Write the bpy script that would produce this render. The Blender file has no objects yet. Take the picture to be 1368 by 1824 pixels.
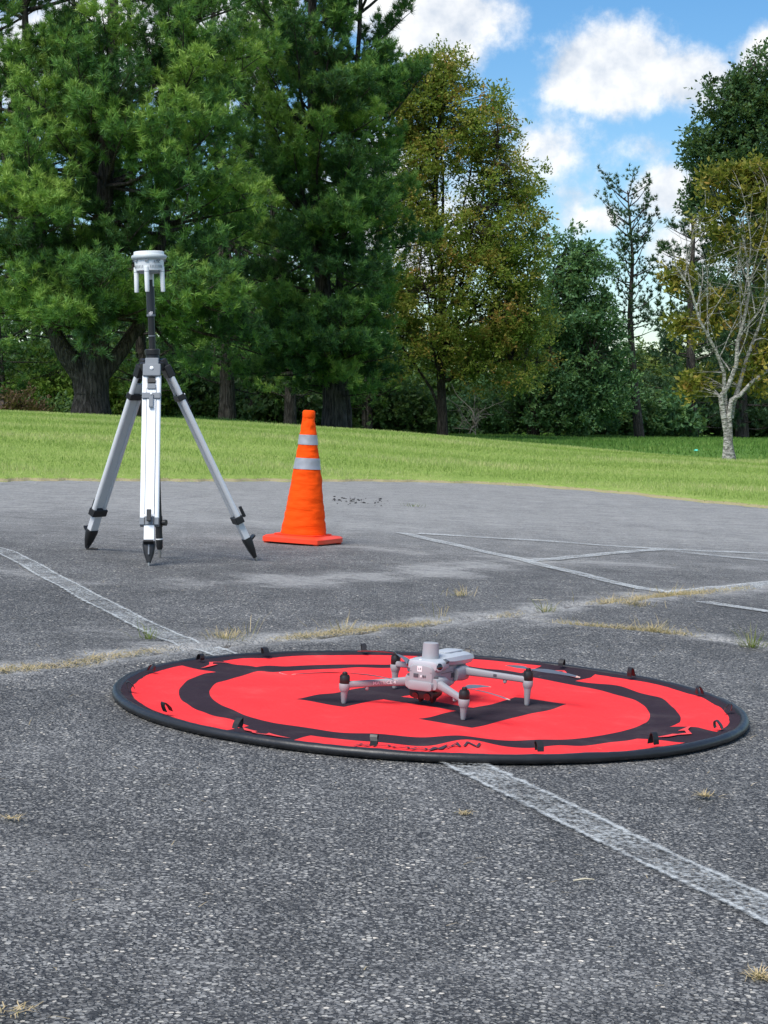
import bpy, math, random
import numpy as np
from mathutils import Vector, Matrix, noise as mnoise

R = math.radians
SC = bpy.context.scene
COL = SC.collection
TILT = R(2.6)                      # the paved lot falls to the right
TT = math.tan(TILT)

# ---------------------------------------------------------------- camera
FPX = 3200.0
HC = 0.7117
PITCH = math.atan((912 - 733) / FPX)
cam_d = bpy.data.cameras.new('camera')
cam_d.sensor_fit = 'VERTICAL'; cam_d.sensor_height = 36.0
cam_d.lens = 36.0 * FPX / 1824
cam_d.clip_start = 0.05; cam_d.clip_end = 5000
cam = bpy.data.objects.new('camera', cam_d); COL.objects.link(cam)
cam.location = (0, 0, HC); cam.rotation_euler = (R(90) - PITCH, 0, 0)
SC.camera = cam

# ---------------------------------------------------------------- world: blue sky with cumulus
SUN_EL, SUN_AZ = R(56), R(215)     # azimuth clockwise from +Y: behind the camera, to the left
W = bpy.data.worlds.new('World'); SC.world = W; W.use_nodes = True
wt = W.node_tree; wt.nodes.clear()
def nd(nt, typ, ins=None, **props):
    n = nt.nodes.new('ShaderNode' + typ)
    for k, v in props.items(): setattr(n, k, v)
    if ins:
        for k, v in ins.items():
            s = n.inputs[k]
            if isinstance(v, bpy.types.NodeSocket): nt.links.new(v, s)
            elif isinstance(v, bpy.types.Node): nt.links.new(v.outputs[0], s)
            else: s.default_value = v
    return n
def ma(nt, op, a, b=None, c=None, clamp=False):
    n = nt.nodes.new('ShaderNodeMath'); n.operation = op; n.use_clamp = clamp
    for i, v in enumerate((a, b, c)):
        if v is None: continue
        if isinstance(v, (int, float)): n.inputs[i].default_value = v
        else: nt.links.new(v.outputs[0] if isinstance(v, bpy.types.Node) else v, n.inputs[i])
    return n.outputs[0]
def sstep(nt, x, a, b):
    n = nd(nt, 'MapRange', {0: x, 1: a, 2: b, 3: 0.0, 4: 1.0}, interpolation_type='SMOOTHSTEP')
    return n.outputs[0]
def mixc(nt, f, a, b, blend='MIX'):
    n = nt.nodes.new('ShaderNodeMix'); n.data_type = 'RGBA'; n.blend_type = blend
    for i, v in ((0, f), (6, a), (7, b)):
        if isinstance(v, (int, float)): n.inputs[i].default_value = v
        elif isinstance(v, (tuple, list)): n.inputs[i].default_value = (*v[:3], 1)
        else: nt.links.new(v.outputs[0] if isinstance(v, bpy.types.Node) else v, n.inputs[i])
    return n.outputs[2]
sky = nd(wt, 'TexSky', sky_type='NISHITA', sun_disc=False, sun_elevation=SUN_EL, sun_rotation=SUN_AZ,
         altitude=200, air_density=1.0, dust_density=0.4, ozone_density=2.2)
skyc = nd(wt, 'HueSaturation', {'Saturation': 1.33, 'Value': 1.0, 'Color': sky})
tc = nd(wt, 'TexCoord')
sep = nd(wt, 'SeparateXYZ', {0: tc.outputs['Generated']})
az = ma(wt, 'ARCTAN2', sep.outputs[0], sep.outputs[1])
el = ma(wt, 'ARCSINE', sep.outputs[2])
warp = nd(wt, 'TexNoise', {'Vector': tc.outputs['Generated'], 'Scale': 34.0, 'Detail': 7.0, 'Roughness': 0.62})
wx = ma(wt, 'MULTIPLY', ma(wt, 'SUBTRACT', warp.outputs[0], 0.5), 1.5)
def pxdir(px, py): return math.atan((px - 684) / FPX), -(py - 733) / FPX
dens = None
for px, py, rx, ry, g in ((770, 40, 150, 120, 1.0), (1085, 145, 150, 88, 1.05), (1215, 160, 120, 58, 0.95), (985, 275, 110, 100, 0.62), (1010, 350, 80, 90, 0.5),
                          (1195, 350, 85, 55, 0.85), (1060, 400, 70, 35, 0.6), (1350, 130, 75, 50, 0.8), (1160, 275, 70, 36, 0.42),
                          (300, 60, 260, 160, 0.95), (1230, 450, 130, 60, 0.7), (690, 380, 190, 170, 0.7), (40, 150, 160, 120, .6)):
    a0, e0 = pxdir(px, py)
    dx = ma(wt, 'DIVIDE', ma(wt, 'SUBTRACT', az, a0), rx / FPX)
    dy = ma(wt, 'DIVIDE', ma(wt, 'SUBTRACT', el, e0), ry / FPX)
    q = ma(wt, 'SQRT', ma(wt, 'ADD', ma(wt, 'MULTIPLY', dx, dx), ma(wt, 'MULTIPLY', dy, dy)))
    v = ma(wt, 'MULTIPLY', ma(wt, 'SUBTRACT', 1.25, q), g)
    dens = v if dens is None else ma(wt, 'MAXIMUM', dens, v)
mp = nd(wt, 'Mapping', {0: tc.outputs['Generated'], 1: (3.1, 1.7, 0.4), 3: (1, 1, 1.6)})
big = nd(wt, 'TexNoise', {'Vector': mp, 'Scale': 3.2, 'Detail': 3.0, 'Roughness': 0.5})
gen = ma(wt, 'MULTIPLY', ma(wt, 'SUBTRACT', big.outputs[0], 0.52), 5.0)
# the scattered clouds of the whole sky join in above and around the ones in view
hi = sstep(wt, ma(wt, 'ADD', ma(wt, 'ABSOLUTE', az), ma(wt, 'MULTIPLY', el, 1.1)), 0.27, 0.42)
gen = ma(wt, 'SUBTRACT', ma(wt, 'MULTIPLY', ma(wt, 'ADD', gen, 1.0), hi), 1.0)
dens = ma(wt, 'MAXIMUM', dens, gen)
dd = ma(wt, 'ADD', dens, wx)
mask = sstep(wt, dd, 0.10, 0.68)
mask = ma(wt, 'MULTIPLY', mask, 0.96)
mp2 = nd(wt, 'Mapping', {0: tc.outputs['Generated'], 1: (0.004, 0.0, -0.011)})
w2 = nd(wt, 'TexNoise', {'Vector': mp2, 'Scale': 34.0, 'Detail': 4.0, 'Roughness': 0.55})
lit = ma(wt, 'ADD', ma(wt, 'MULTIPLY', ma(wt, 'SUBTRACT', warp.outputs[0], w2.outputs[0]), 2.6), 0.62, clamp=True)
ccol = mixc(wt, lit, (0.58, 0.65, 0.75), (1.0, 1.0, 1.0))
bg1 = nd(wt, 'Background', {0: skyc, 1: 0.094})
bg2 = nd(wt, 'Background', {0: ccol, 1: 0.70})
mx = nd(wt, 'MixShader', {0: mask, 1: bg1, 2: bg2})
nd(wt, 'OutputWorld', {0: mx})

# ---------------------------------------------------------------- sun behind thin cloud
sd = bpy.data.lights.new('sun', 'SUN'); sd.energy = 3.0; sd.angle = R(34); sd.color = (1.0, 0.955, 0.88)
sun = bpy.data.objects.new('sun', sd); COL.objects.link(sun)
sv = Vector((math.sin(SUN_AZ) * math.cos(SUN_EL), math.cos(SUN_AZ) * math.cos(SUN_EL), math.sin(SUN_EL)))
sun.rotation_euler = sv.to_track_quat('Z', 'Y').to_euler()
vs = SC.view_settings
vs.view_transform = 'Standard'; vs.look = 'None'; vs.exposure = 0.68; vs.gamma = 1.0; vs.use_curve_mapping = False

cy = SC.cycles
cy.max_bounces = 4; cy.diffuse_bounces = 2; cy.glossy_bounces = 2; cy.transmission_bounces = 3; cy.transparent_max_bounces = 6
cy.caustics_reflective = False; cy.caustics_refractive = False

# ================================================================ helpers
def at(px, py, Y):
    """point of the place seen at photograph pixel (px, py), Y metres ahead"""
    vx, vz = (px - 684) / FPX, -(py - 912) / FPX
    c, s = math.cos(PITCH), math.sin(PITCH)
    dy, dz = c + vz * s, -s + vz * c
    t = Y / dy
    return np.array([vx * t, Y, HC + dz * t])

def lotz(x): return -TT * x

def new_mat(name):
    m = bpy.data.materials.new(name); m.use_nodes = True
    nt = m.node_tree; nt.nodes.clear()
    out = nt.nodes.new('ShaderNodeOutputMaterial')
    return m, nt, out

def noise_n(nt, vec, scale, detail=4.0, rough=0.55, dist=0.0):
    return nd(nt, 'TexNoise', {'Vector': vec, 'Scale': scale, 'Detail': detail, 'Roughness': rough, 'Distortion': dist}).outputs[0]

def ramp(nt, fac, stops):
    n = nt.nodes.new('ShaderNodeValToRGB')
    e = n.color_ramp.elements
    while len(e) < len(stops): e.new(0.5)
    for i, (p, c) in enumerate(stops):
        e[i].position = p; e[i].color = (*c, 1)
    nt.links.new(fac, n.inputs[0])
    return n.outputs[0]

def plain(name, col, rough=0.5, metal=0.0, var=0.12, scale=20.0, bump=0.0, bscale=200.0, spec=0.5, coat=0.0):
    m, nt, out = new_mat(name)
    co = nd(nt, 'TexCoord').outputs['Object']
    n = noise_n(nt, co, scale, 5)
    c = mixc(nt, n, tuple(v * (1 - var) for v in col), tuple(min(1, v * (1 + var)) for v in col))
    ins = {'Base Color': c, 'Metallic': metal, 'Specular IOR Level': spec, 'Coat Weight': coat,
           'Roughness': ma(nt, 'ADD', ma(nt, 'MULTIPLY', noise_n(nt, co, scale * 3, 3), 0.2), rough - 0.1, clamp=True)}
    b = nd(nt, 'BsdfPrincipled', ins)
    if bump:
        bn = nd(nt, 'Bump', {'Strength': bump, 'Distance': 0.002, 'Height': noise_n(nt, co, bscale, 4)})
        nt.links.new(bn.outputs[0], b.inputs['Normal'])
    nt.links.new(b.outputs[0], out.inputs[0])
    return m

def leafmat(name, stops, trans=0.35, rough=0.55, spec=0.3):
    """foliage: each leaf takes its own tint from the 'v' attribute"""
    m, nt, out = new_mat(name)
    a = nd(nt, 'Attribute', attribute_name='v')
    c = ramp(nt, a.outputs['Fac'], stops)
    p = nd(nt, 'BsdfPrincipled', {'Base Color': c, 'Roughness': rough, 'Specular IOR Level': spec})
    tcol = mixc(nt, 0.5, c, (0.25, 0.34, 0.05), 'MIX')
    t = nd(nt, 'BsdfTranslucent', {0: tcol})
    mxs = nd(nt, 'MixShader', {0: trans, 1: p, 2: t})
    nt.links.new(mxs.outputs[0], out.inputs[0])
    return m

def np_mesh(name, V, F, v=None, smooth=False, attrs=None):
    """fast mesh from arrays; F is (n,3) or (n,4)"""
    me = bpy.data.meshes.new(name)
    V = np.ascontiguousarray(V, np.float32); F = np.ascontiguousarray(F, np.int32)
    k = F.shape[1]
    me.vertices.add(len(V)); me.vertices.foreach_set('co', V.ravel())
    me.loops.add(F.size); me.loops.foreach_set('vertex_index', F.ravel())
    me.polygons.add(len(F)); me.polygons.foreach_set('loop_start', np.arange(0, F.size, k, dtype=np.int32))
    if smooth: me.polygons.foreach_set('use_smooth', np.ones(len(F), bool))
    if v is not None:
        at_ = me.attributes.new('v', 'FLOAT', 'POINT'); at_.data.foreach_set('value', np.ascontiguousarray(v, np.float32))
    for k_, arr in (attrs or {}).items():
        at_ = me.attributes.new(k_, 'FLOAT', 'POINT'); at_.data.foreach_set('value', np.ascontiguousarray(arr, np.float32))
    me.update(calc_edges=True)
    return me

def link(name, me, mat, parent=None):
    o = bpy.data.objects.new(name, me); COL.objects.link(o)
    if mat is not None:
        me.materials.clear(); me.materials.append(mat)
    if parent is not None: o.parent = parent
    return o

def tag(o, label=None, cat=None, group=None, kind=None):
    for k, x in (('label', label), ('category', cat), ('group', group), ('kind', kind)):
        if x: o[k] = x
    return o

def empty(name, loc, rot=(0, 0, 0)):
    o = bpy.data.objects.new(name, None); COL.objects.link(o)
    o.location = loc; o.rotation_euler = rot; o.empty_display_size = 0.1
    return o

def nrm(v):
    v = np.asarray(v, float); return v / (np.linalg.norm(v) + 1e-12)

class MB:
    """collects boxes, tubes and lathes; build() links them as one mesh"""
    def __init__(s): s.v = []; s.f = []
    def add(s, V, F):
        b = len(s.v); s.v += [tuple(map(float, p)) for p in V]; s.f += [tuple(int(i) + b for i in f) for f in F]; return s
    def box(s, c, x, y, z, taper=1.0):
        """oriented box: half vectors x, y, z; the +z end scaled by taper"""
        c, x, y, z = (np.asarray(a, float) for a in (c, x, y, z))
        V = [c + sx * x * (taper if sz > 0 else 1) + sy * y * (taper if sz > 0 else 1) + sz * z for sz in (-1, 1) for sy in (-1, 1) for sx in (-1, 1)]
        return s.add(V, [(0, 2, 3, 1), (4, 5, 7, 6), (0, 1, 5, 4), (2, 6, 7, 3), (0, 4, 6, 2), (1, 3, 7, 5)])
    def tube(s, pts, rads, n=12, cap=True, flat=1.0):
        pts = [np.asarray(p, float) for p in pts]
        if isinstance(rads, (int, float)): rads = [rads] * len(pts)
        V = []; F = []
        d0 = nrm(pts[1] - pts[0]); ref = np.array([0, 0, 1.0]) if abs(d0[2]) < 0.9 else np.array([1.0, 0, 0])
        u = nrm(np.cross(ref, d0))
        for i, p in enumerate(pts):
            d = nrm(pts[min(i + 1, len(pts) - 1)] - pts[max(i - 1, 0)])
            u = nrm(u - d * np.dot(u, d)); w = np.cross(d, u)
            for k in range(n):
                a = 2 * math.pi * k / n
                V.append(p + rads[i] * (math.cos(a) * u + flat * math.sin(a) * w))
        for i in range(len(pts) - 1):
            for k in range(n):
                a, b = i * n + k, i * n + (k + 1) % n
                F.append((a, b, b + n, a + n))
        if cap:
            F.append(tuple(range(n))[::-1]); F.append(tuple(range((len(pts) - 1) * n, len(pts) * n)))
        return s.add(V, F)
    def lathe(s, prof, n=32, c=(0, 0, 0), axis=None):
        """profile of (radius, height) about z (or axis) through c"""
        c = np.asarray(c, float); w = nrm(axis) if axis is not None else np.array([0, 0, 1.0])
        ref = np.array([1.0, 0, 0]) if abs(w[0]) < 0.9 else np.array([0, 1.0, 0])
        u = nrm(ref - w * np.dot(ref, w)); t = np.cross(w, u)
        V = []; F = []
        for r, z in prof:
            for k in range(n):
                a = 2 * math.pi * k / n
                V.append(c + w * z + r * (math.cos(a) * u + math.sin(a) * t))
        for i in range(len(prof) - 1):
            for k in range(n):
                a, b = i * n + k, i * n + (k + 1) % n
                F.append((a, b, b + n, a + n))
        F.append(tuple(range(n))[::-1]); F.append(tuple(range((len(prof) - 1) * n, len(prof) * n)))
        return s.add(V, F)
    def loft(s, secs, n=28, e=4.0):
        """sections along y: (y, half width, z bottom, z top[, x centre]) with super-ellipse outline"""
        V = []; F = []
        for sc in secs:
            y, hw, z0, z1 = sc[:4]; xc = sc[4] if len(sc) > 4 else 0
            for k in range(n):
                a = 2 * math.pi * k / n; ca, sa = math.cos(a), math.sin(a)
                V.append((xc + hw * math.copysign(abs(ca) ** (2 / e), ca), y, (z0 + z1) / 2 + (z1 - z0) / 2 * math.copysign(abs(sa) ** (2 / e), sa)))
        for i in range(len(secs) - 1):
            for k in range(n):
                a, b = i * n + k, i * n + (k + 1) % n
                F.append((a, b, b + n, a + n))
        F.append(tuple(range(n))[::-1]); F.append(tuple(range((len(secs) - 1) * n, len(secs) * n)))
        return s.add(V, F)
    def build(s, name, mat, parent=None, smooth=False, bevel=0.0, off=None):
        me = bpy.data.meshes.new(name)
        V = s.v if off is None else [(a - off[0], b - off[1], c - off[2]) for a, b, c in s.v]
        me.from_pydata(V, [], s.f); me.update()
        o = link(name, me, mat, parent)
        if smooth:
            me.polygons.foreach_set('use_smooth', [True] * len(me.polygons))
            try: me.set_sharp_from_angle(angle=R(38))
            except Exception: pass
        if bevel:
            b = o.modifiers.new('bevel', 'BEVEL'); b.width = bevel; b.segments = 2; b.limit_method = 'ANGLE'; b.angle_limit = R(40)
        return o

def text_mesh(txt, size, shear=0.0, bold=0.0):
    cu = bpy.data.curves.new('lettering', 'FONT'); cu.body = txt; cu.size = size; cu.shear = shear; cu.align_x = 'CENTER'; cu.align_y = 'CENTER'
    cu.offset = bold; cu.resolution_u = 3
    o = bpy.data.objects.new('lettering', cu); COL.objects.link(o)
    bpy.context.view_layer.update()
    me = bpy.data.meshes.new_from_object(o.evaluated_get(bpy.context.evaluated_depsgraph_get()))
    bpy.data.objects.remove(o); bpy.data.curves.remove(cu)
    return me

def text_obj(txt, size, origin, xdir, ydir, mat, name, parent, shear=0.0, bold=0.0):
    me = text_mesh(txt, size, shear, bold)
    x, y, o_ = nrm(xdir), nrm(ydir), np.asarray(origin, float)
    for v in me.vertices:
        p = o_ + x * v.co.x + y * v.co.y; v.co = p
    return link(name, me, mat, parent)

# ================================================================ terrain
LOT = [(-11, -14), (-12.5, -4), (-11, 4), (-8, 9.5), (-5.2, 12.6), (-3.14, 14.7), (-1.93, 16.07), (-0.47, 17.75), (0.4, 18.6), (0.99, 19.0), (1.86, 18.75),
       (2.77, 17.2), (3.44, 16.1), (5.2, 13.6), (8, 9.5), (11, 4), (12.5, -4), (11, -14), (0, -17)]
LC = np.array([0.0, 6.0])
_a = np.array([math.atan2(y - LC[1], x - LC[0]) for x, y in LOT]); _r = np.array([math.hypot(x - LC[0], y - LC[1]) for x, y in LOT])
_o = np.argsort(_a); _a, _r = _a[_o], _r[_o]
_aa = np.r_[_a - 2 * math.pi, _a, _a + 2 * math.pi]; _rr = np.r_[_r, _r, _r]
def redge(th):
    s = 0
    for d in (-0.035, 0, 0.035): s = s + np.interp(th + d, _aa, _rr)
    return s / 3 + 0.05 * np.sin(th * 61) + 0.05 * np.sin(th * 143 + 1) + 0.035 * np.sin(th * 307 + 2 * np.sin(th * 40))
def smooth01(t):
    t = np.clip(t, 0, 1); return t * t * (3 - 2 * t)
def ground(x, y):
    x = np.asarray(x, float); y = np.asarray(y, float)
    th = np.arctan2(y - LC[1], x - LC[0]); r = np.hypot(x - LC[0], y - LC[1])
    e = r - redge(th)
    zl = -TT * np.clip(x, -7, 7) * 1.0
    front = smooth01((y - 2) / 8)
    zc = np.interp(x, [-30, -6.8, -3.2, 0, 3, 5.6, 30], [1.15, 0.68, 0.53, 0.33, 0.08, -0.10, -0.7]) * front + zl * (1 - front)
    ec = np.interp(x, [-30, -6.8, 0, 5.6, 30], [17, 16, 12, 11.5, 12])
    w = np.clip(e / ec, 0, 1); w = w * (1.25 - 0.25 * w * w) ; w = np.clip(w, 0, 1)
    z = zl * (1 - w) + zc * w
    zf = np.interp(x, [-60, -7, 0, 6, 12, 60], [0.2, 0.25, 0.0, -0.12, -0.27, -0.8]) * front + zl * (1 - front)
    b = smooth01((e - ec) / 18)
    z = np.where(e > ec, zc * (1 - b) + zf * b, z)
    dip = np.interp(x, [-3, 1, 6], [0.0, 0.32, 0.5]) * front
    z = z - dip * np.exp(-((e - ec - 7) / 4.5) ** 2) * (e > ec) * smooth01((e - ec) / 4)
    z = z + 0.02 * np.sin(x * 0.9 + 1) * np.sin(y * 0.7) * smooth01(e / 4)
    z = z + smooth01((r - 150) / 600) * 14
    return z

def seg_dist(x, y, poly):
    d = np.full(np.shape(x), 1e9)
    for (ax, ay), (bx, by) in zip(poly[:-1], poly[1:]):
        ux, uy = bx - ax, by - ay; L2 = ux * ux + uy * uy
        t = np.clip(((x - ax) * ux + (y - ay) * uy) / L2, 0, 1)
        d = np.minimum(d, np.hypot(x - ax - t * ux, y - ay - t * uy))
    return d
def wob(x, y, s=1.0, o=0.0):
    return (np.sin(x * 3.1 * s + o) * np.sin(y * 2.7 * s + o * 2) + 0.6 * np.sin(x * 7.3 * s + y * 5.1 * s + o) + 0.35 * np.sin(x * 15.7 * s - y * 13.1 * s + 2 * o) + 0.25 * np.sin(x * 31 * s + y * 27 * s + o))

def undul(x, y):
    return 0.004 * wob(x, y, 0.45) * (0.15 + 0.85 * smooth01((np.hypot(x - 0.11, y - 4.39) - 0.8) / 0.8))
CRACK = [(-2.4, 3.6), (-1.5, 4.15), (-0.98, 4.57), (-0.86, 4.69), (-0.75, 4.92), (-0.56, 5.18), (-0.316, 5.46), (-0.149, 5.66), (0.02, 5.88), (0.222, 6.106), (0.431, 6.356),
         (0.55, 6.58), (0.673, 6.786), (0.9, 7.06), (1.15, 7.389), (1.45, 7.73), (1.736, 8.089), (2.4, 8.7), (3.6, 9.6)]
CRACK2 = [(0.431, 6.356), (0.52, 6.27), (0.616, 6.207), (0.8, 6.15), (0.985, 6.074), (1.12, 5.97), (1.257, 5.847), (1.7, 5.6), (2.6, 5.2)]
FAINT = [[(-2.2, 7.9), (-1.2, 6.9), (-0.4, 7.2), (0.5, 8.7)], [(-0.62, 7.3), (0.2, 7.9), (0.66, 8.95)], [(-2.2, 5.2), (-1.2, 5.35), (-0.7, 5.6)], [(-0.9, 3.1), (-0.6, 2.85), (-0.45, 2.6)], [(-0.75, 3.55), (-0.3, 3.4), (0.0, 3.3)], [(-0.5, 2.3), (-0.1, 2.2), (0.3, 2.25)], [(0.5, 3.7), (0.9, 3.6)], [(-1.3, 9.8), (0.0, 9.2), (1.5, 9.0), (2.4, 9.3)], [(-3.2, 11.5), (-0.5, 11.0), (2.5, 11.4)], [(-3, 13.2), (0, 12.8), (3, 13)]]

# ---- asphalt sheet: fine where the camera looks, coarse elsewhere
def axis(a, b, da, db, fine0, fine1):
    pts = list(np.arange(fine0, fine1, da)) ; pts = [p for p in np.arange(a, fine0, db)] + pts + [p for p in np.arange(fine1, b + db, db)]
    return np.array(pts)
gx = axis(-16, 16, 0.025, 0.5, -2.6, 2.8); gy = axis(-18, 20.5, 0.03, 0.5, 1.5, 9.5)
GX, GY = np.meshgrid(gx, gy); fx, fy = GX.ravel(), GY.ravel()
dcr = np.minimum(seg_dist(fx + 0.03 * wob(fx, fy, 3), fy + 0.03 * wob(fy, fx, 2.3, 1), CRACK), seg_dist(fx + 0.03 * wob(fx, fy, 3), fy + 0.03 * wob(fy, fx, 2.3, 1), CRACK2))
gz = lotz(fx) - 0.016 * np.exp(-(dcr / 0.022) ** 2) + 0.007 * np.exp(-((dcr - 0.09) / 0.07) ** 2) + undul(fx, fy)
dust_sheen = 0.85 * np.exp(-(dcr / 0.10) ** 2) * (0.75 + 0.25 * wob(fx, fy, 2)) + 0.26 * np.exp(-(dcr / 0.30) ** 2) * (0.6 + 0.4 * wob(fx, fy, 1.2))
for L in FAINT:
    dust_sheen += (0.5 if L[0][1] > 4.5 else 0.3) * np.exp(-(seg_dist(fx + 0.06 * wob(fx, fy, 1.7), fy + 0.06 * wob(fy, fx, 1.4), L) / 0.16) ** 2) * np.clip(0.6 + 0.5 * wob(fx, fy, 1.5), 0, 1)
dust_sheen += (0.92 + 0.10 * wob(fx, fy, 0.8)) * smooth01((fy - 5.5) / 8.0)  # paler far off: dust towards the lawn plus grazing brightness put into the colour
crk = np.exp(-(dcr / 0.02) ** 2)
ny, nx = GX.shape
ii = (np.arange(ny - 1)[:, None] * nx + np.arange(nx - 1)[None, :]).ravel()
me = np_mesh('asphalt_lot', np.c_[fx, fy, gz], np.c_[ii, ii + 1, ii + nx + 1, ii + nx], smooth=True, attrs={'dust_sheen': np.clip(dust_sheen, 0, 1), 'crk': crk})

def asphalt_nodes(nt, co):
    """returns colour and height of weathered asphalt with exposed aggregate"""
    big1 = noise_n(nt, co, 1.1, 5, 0.6)
    big2 = noise_n(nt, co, 5.0, 5, 0.65)
    wv = nd(nt, 'TexNoise', {'Vector': co, 'Scale': 160.0, 'Detail': 2.0})
    wco = nd(nt, 'VectorMath', {0: co, 1: nd(nt, 'VectorMath', {0: wv.outputs['Color'], 3: 0.006}, operation='SCALE').outputs[0]}, operation='ADD').outputs[0]
    vo = nd(nt, 'TexVoronoi', {'Vector': wco, 'Scale': 122.0, 'Randomness': 1.0})
    vs_ = nd(nt, 'TexVoronoi', {'Vector': wco, 'Scale': 240.0, 'Randomness': 1.0})
    cell = nd(nt, 'SeparateColor', {0: vo.outputs['Color']})
    cell2 = nd(nt, 'SeparateColor', {0: vs_.outputs['Color']})
    stone = ramp(nt, cell.outputs[0], [(0.0, (0.062, 0.063, 0.065)), (0.35, (0.135, 0.136, 0.138)), (0.75, (0.235, 0.235, 0.233)), (0.96, (0.37, 0.36, 0.335)), (1.0, (0.60, 0.55, 0.48))])
    fine = ramp(nt, cell2.outputs[1], [(0.0, (0.016, 0.017, 0.019)), (0.55, (0.055, 0.056, 0.06)), (1.0, (0.24, 0.24, 0.235))])
    gap = sstep(nt, ma(nt, 'ADD', vo.outputs['Distance'], ma(nt, 'MULTIPLY', ma(nt, 'SUBTRACT', cell.outputs[2], 0.5), 0.35)), 0.30, 0.52)
    col = mixc(nt, gap, stone, fine)
    lum = ma(nt, 'ADD', ma(nt, 'MULTIPLY', big1, 0.9), ma(nt, 'MULTIPLY', big2, 0.75))
    gain = ma(nt, 'ADD', ma(nt, 'MULTIPLY', sstep(nt, lum, 0.55, 1.1), 0.62), 0.86)
    col = mixc(nt, 1.0, col, nd(nt, 'CombineXYZ', {0: ma(nt, 'MULTIPLY', gain, 1.01), 1: gain, 2: ma(nt, 'MULTIPLY', gain, 0.97)}).outputs[0], 'MULTIPLY')
    h = ma(nt, 'SUBTRACT', ma(nt, 'MULTIPLY', cell.outputs[1], 0.9), ma(nt, 'MULTIPLY', gap, 0.9))
    h = ma(nt, 'ADD', h, ma(nt, 'MULTIPLY', cell2.outputs[0], 0.25))
    return col, h, big2
ASPH, nt, out = new_mat('weathered_asphalt')
co = nd(nt, 'TexCoord').outputs['Object']
col, h, big2 = asphalt_nodes(nt, co)
du = nd(nt, 'Attribute', attribute_name='dust_sheen').outputs['Fac']
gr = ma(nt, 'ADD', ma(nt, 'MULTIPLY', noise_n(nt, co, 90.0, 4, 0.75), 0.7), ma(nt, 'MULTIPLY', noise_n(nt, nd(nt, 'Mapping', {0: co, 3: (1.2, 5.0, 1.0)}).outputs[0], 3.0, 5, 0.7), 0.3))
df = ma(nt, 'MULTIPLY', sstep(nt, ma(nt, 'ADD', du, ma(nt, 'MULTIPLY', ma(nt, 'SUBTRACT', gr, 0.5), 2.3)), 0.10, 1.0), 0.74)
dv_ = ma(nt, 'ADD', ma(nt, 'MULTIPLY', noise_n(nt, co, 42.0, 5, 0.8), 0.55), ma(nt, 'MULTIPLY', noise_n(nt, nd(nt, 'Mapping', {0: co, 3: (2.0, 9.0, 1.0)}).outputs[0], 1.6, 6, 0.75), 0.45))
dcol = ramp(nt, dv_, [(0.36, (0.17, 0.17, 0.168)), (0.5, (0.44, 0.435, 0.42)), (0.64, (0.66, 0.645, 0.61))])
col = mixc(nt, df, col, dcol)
ck = nd(nt, 'Attribute', attribute_name='crk').outputs['Fac']
col = mixc(nt, ma(nt, 'MULTIPLY', sstep(nt, ma(nt, 'ADD', ck, ma(nt, 'MULTIPLY', ma(nt, 'SUBTRACT', big2, 0.5), 1.0)), 0.5, 0.9), 0.8), col, (0.07, 0.055, 0.04))
bsd = nd(nt, 'BsdfPrincipled', {'Base Color': col, 'Roughness': 0.78, 'Specular IOR Level': 0.4})
bm_ = nd(nt, 'Bump', {'Strength': 1.0, 'Distance': 0.006, 'Height': h})
nt.links.new(bm_.outputs[0], bsd.inputs['Normal']); nt.links.new(bsd.outputs[0], out.inputs[0])
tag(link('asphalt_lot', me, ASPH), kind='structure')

# ---- lawn: one sheet from the edge of the lot to the horizon
tha = np.sort(np.r_[np.linspace(-math.pi, math.pi, 160, endpoint=False), np.linspace(R(55), R(125), 420)])
te = np.r_[-0.12, 0, 0.1, 0.25, 0.5, np.arange(0.9, 40, 0.55), 42, 45, 50, 56, 64, 75, 90, 120, 170, 250, 400, 700, 1200, 2000]
TH, TE = np.meshgrid(tha, te); RR = redge(TH) + TE
lx, ly = (LC[0] + RR * np.cos(TH)).ravel(), (LC[1] + RR * np.sin(TH)).ravel()
lz = ground(lx, ly) + np.where(TE.ravel() < -0.01, -0.05, np.where(TE.ravel() < 0.05, 0.012, 0.03))
n1, n2 = TH.shape
i0 = (np.arange(n1 - 1)[:, None] * n2 + np.arange(n2)[None, :]); i1 = np.roll(i0, -1, axis=1)
F = np.c_[i0.ravel(), i1.ravel(), (i1 + n2).ravel(), (i0 + n2).ravel()]
me = np_mesh('lawn', np.c_[lx, ly, lz], F[:, ::-1].copy(), smooth=True, attrs={'edge': np.exp(-(TE.ravel() / 0.06) ** 2), 'field': smooth01((TE.ravel() - np.interp(lx, [-30, -6.8, 0, 5.6, 30], [17, 16, 12, 11.5, 12]) - 0.5) / 2)})
LAWN, nt, out = new_mat('mown_lawn')
co = nd(nt, 'TexCoord').outputs['Object']
n_a = noise_n(nt, co, 0.9, 6, 0.65); n_b = noise_n(nt, co, 14.0, 5, 0.7)
c = ramp(nt, ma(nt, 'ADD', ma(nt, 'MULTIPLY', n_a, 0.55), ma(nt, 'MULTIPLY', n_b, 0.45)),
         [(0.3, (0.17, 0.26, 0.05)), (0.5, (0.26, 0.36, 0.085)), (0.7, (0.38, 0.42, 0.15))])
fdm = nd(nt, 'Attribute', attribute_name='field').outputs['Fac']
c = mixc(nt, fdm, c, mixc(nt, n_b, (0.065, 0.15, 0.028), (0.13, 0.235, 0.05)))
ed = nd(nt, 'Attribute', attribute_name='edge').outputs['Fac']
c = mixc(nt, sstep(nt, ma(nt, 'ADD', ed, ma(nt, 'MULTIPLY', ma(nt, 'SUBTRACT', n_b, 0.5), 1.2)), 0.4, 0.9), c, (0.36, 0.31, 0.18))
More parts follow.
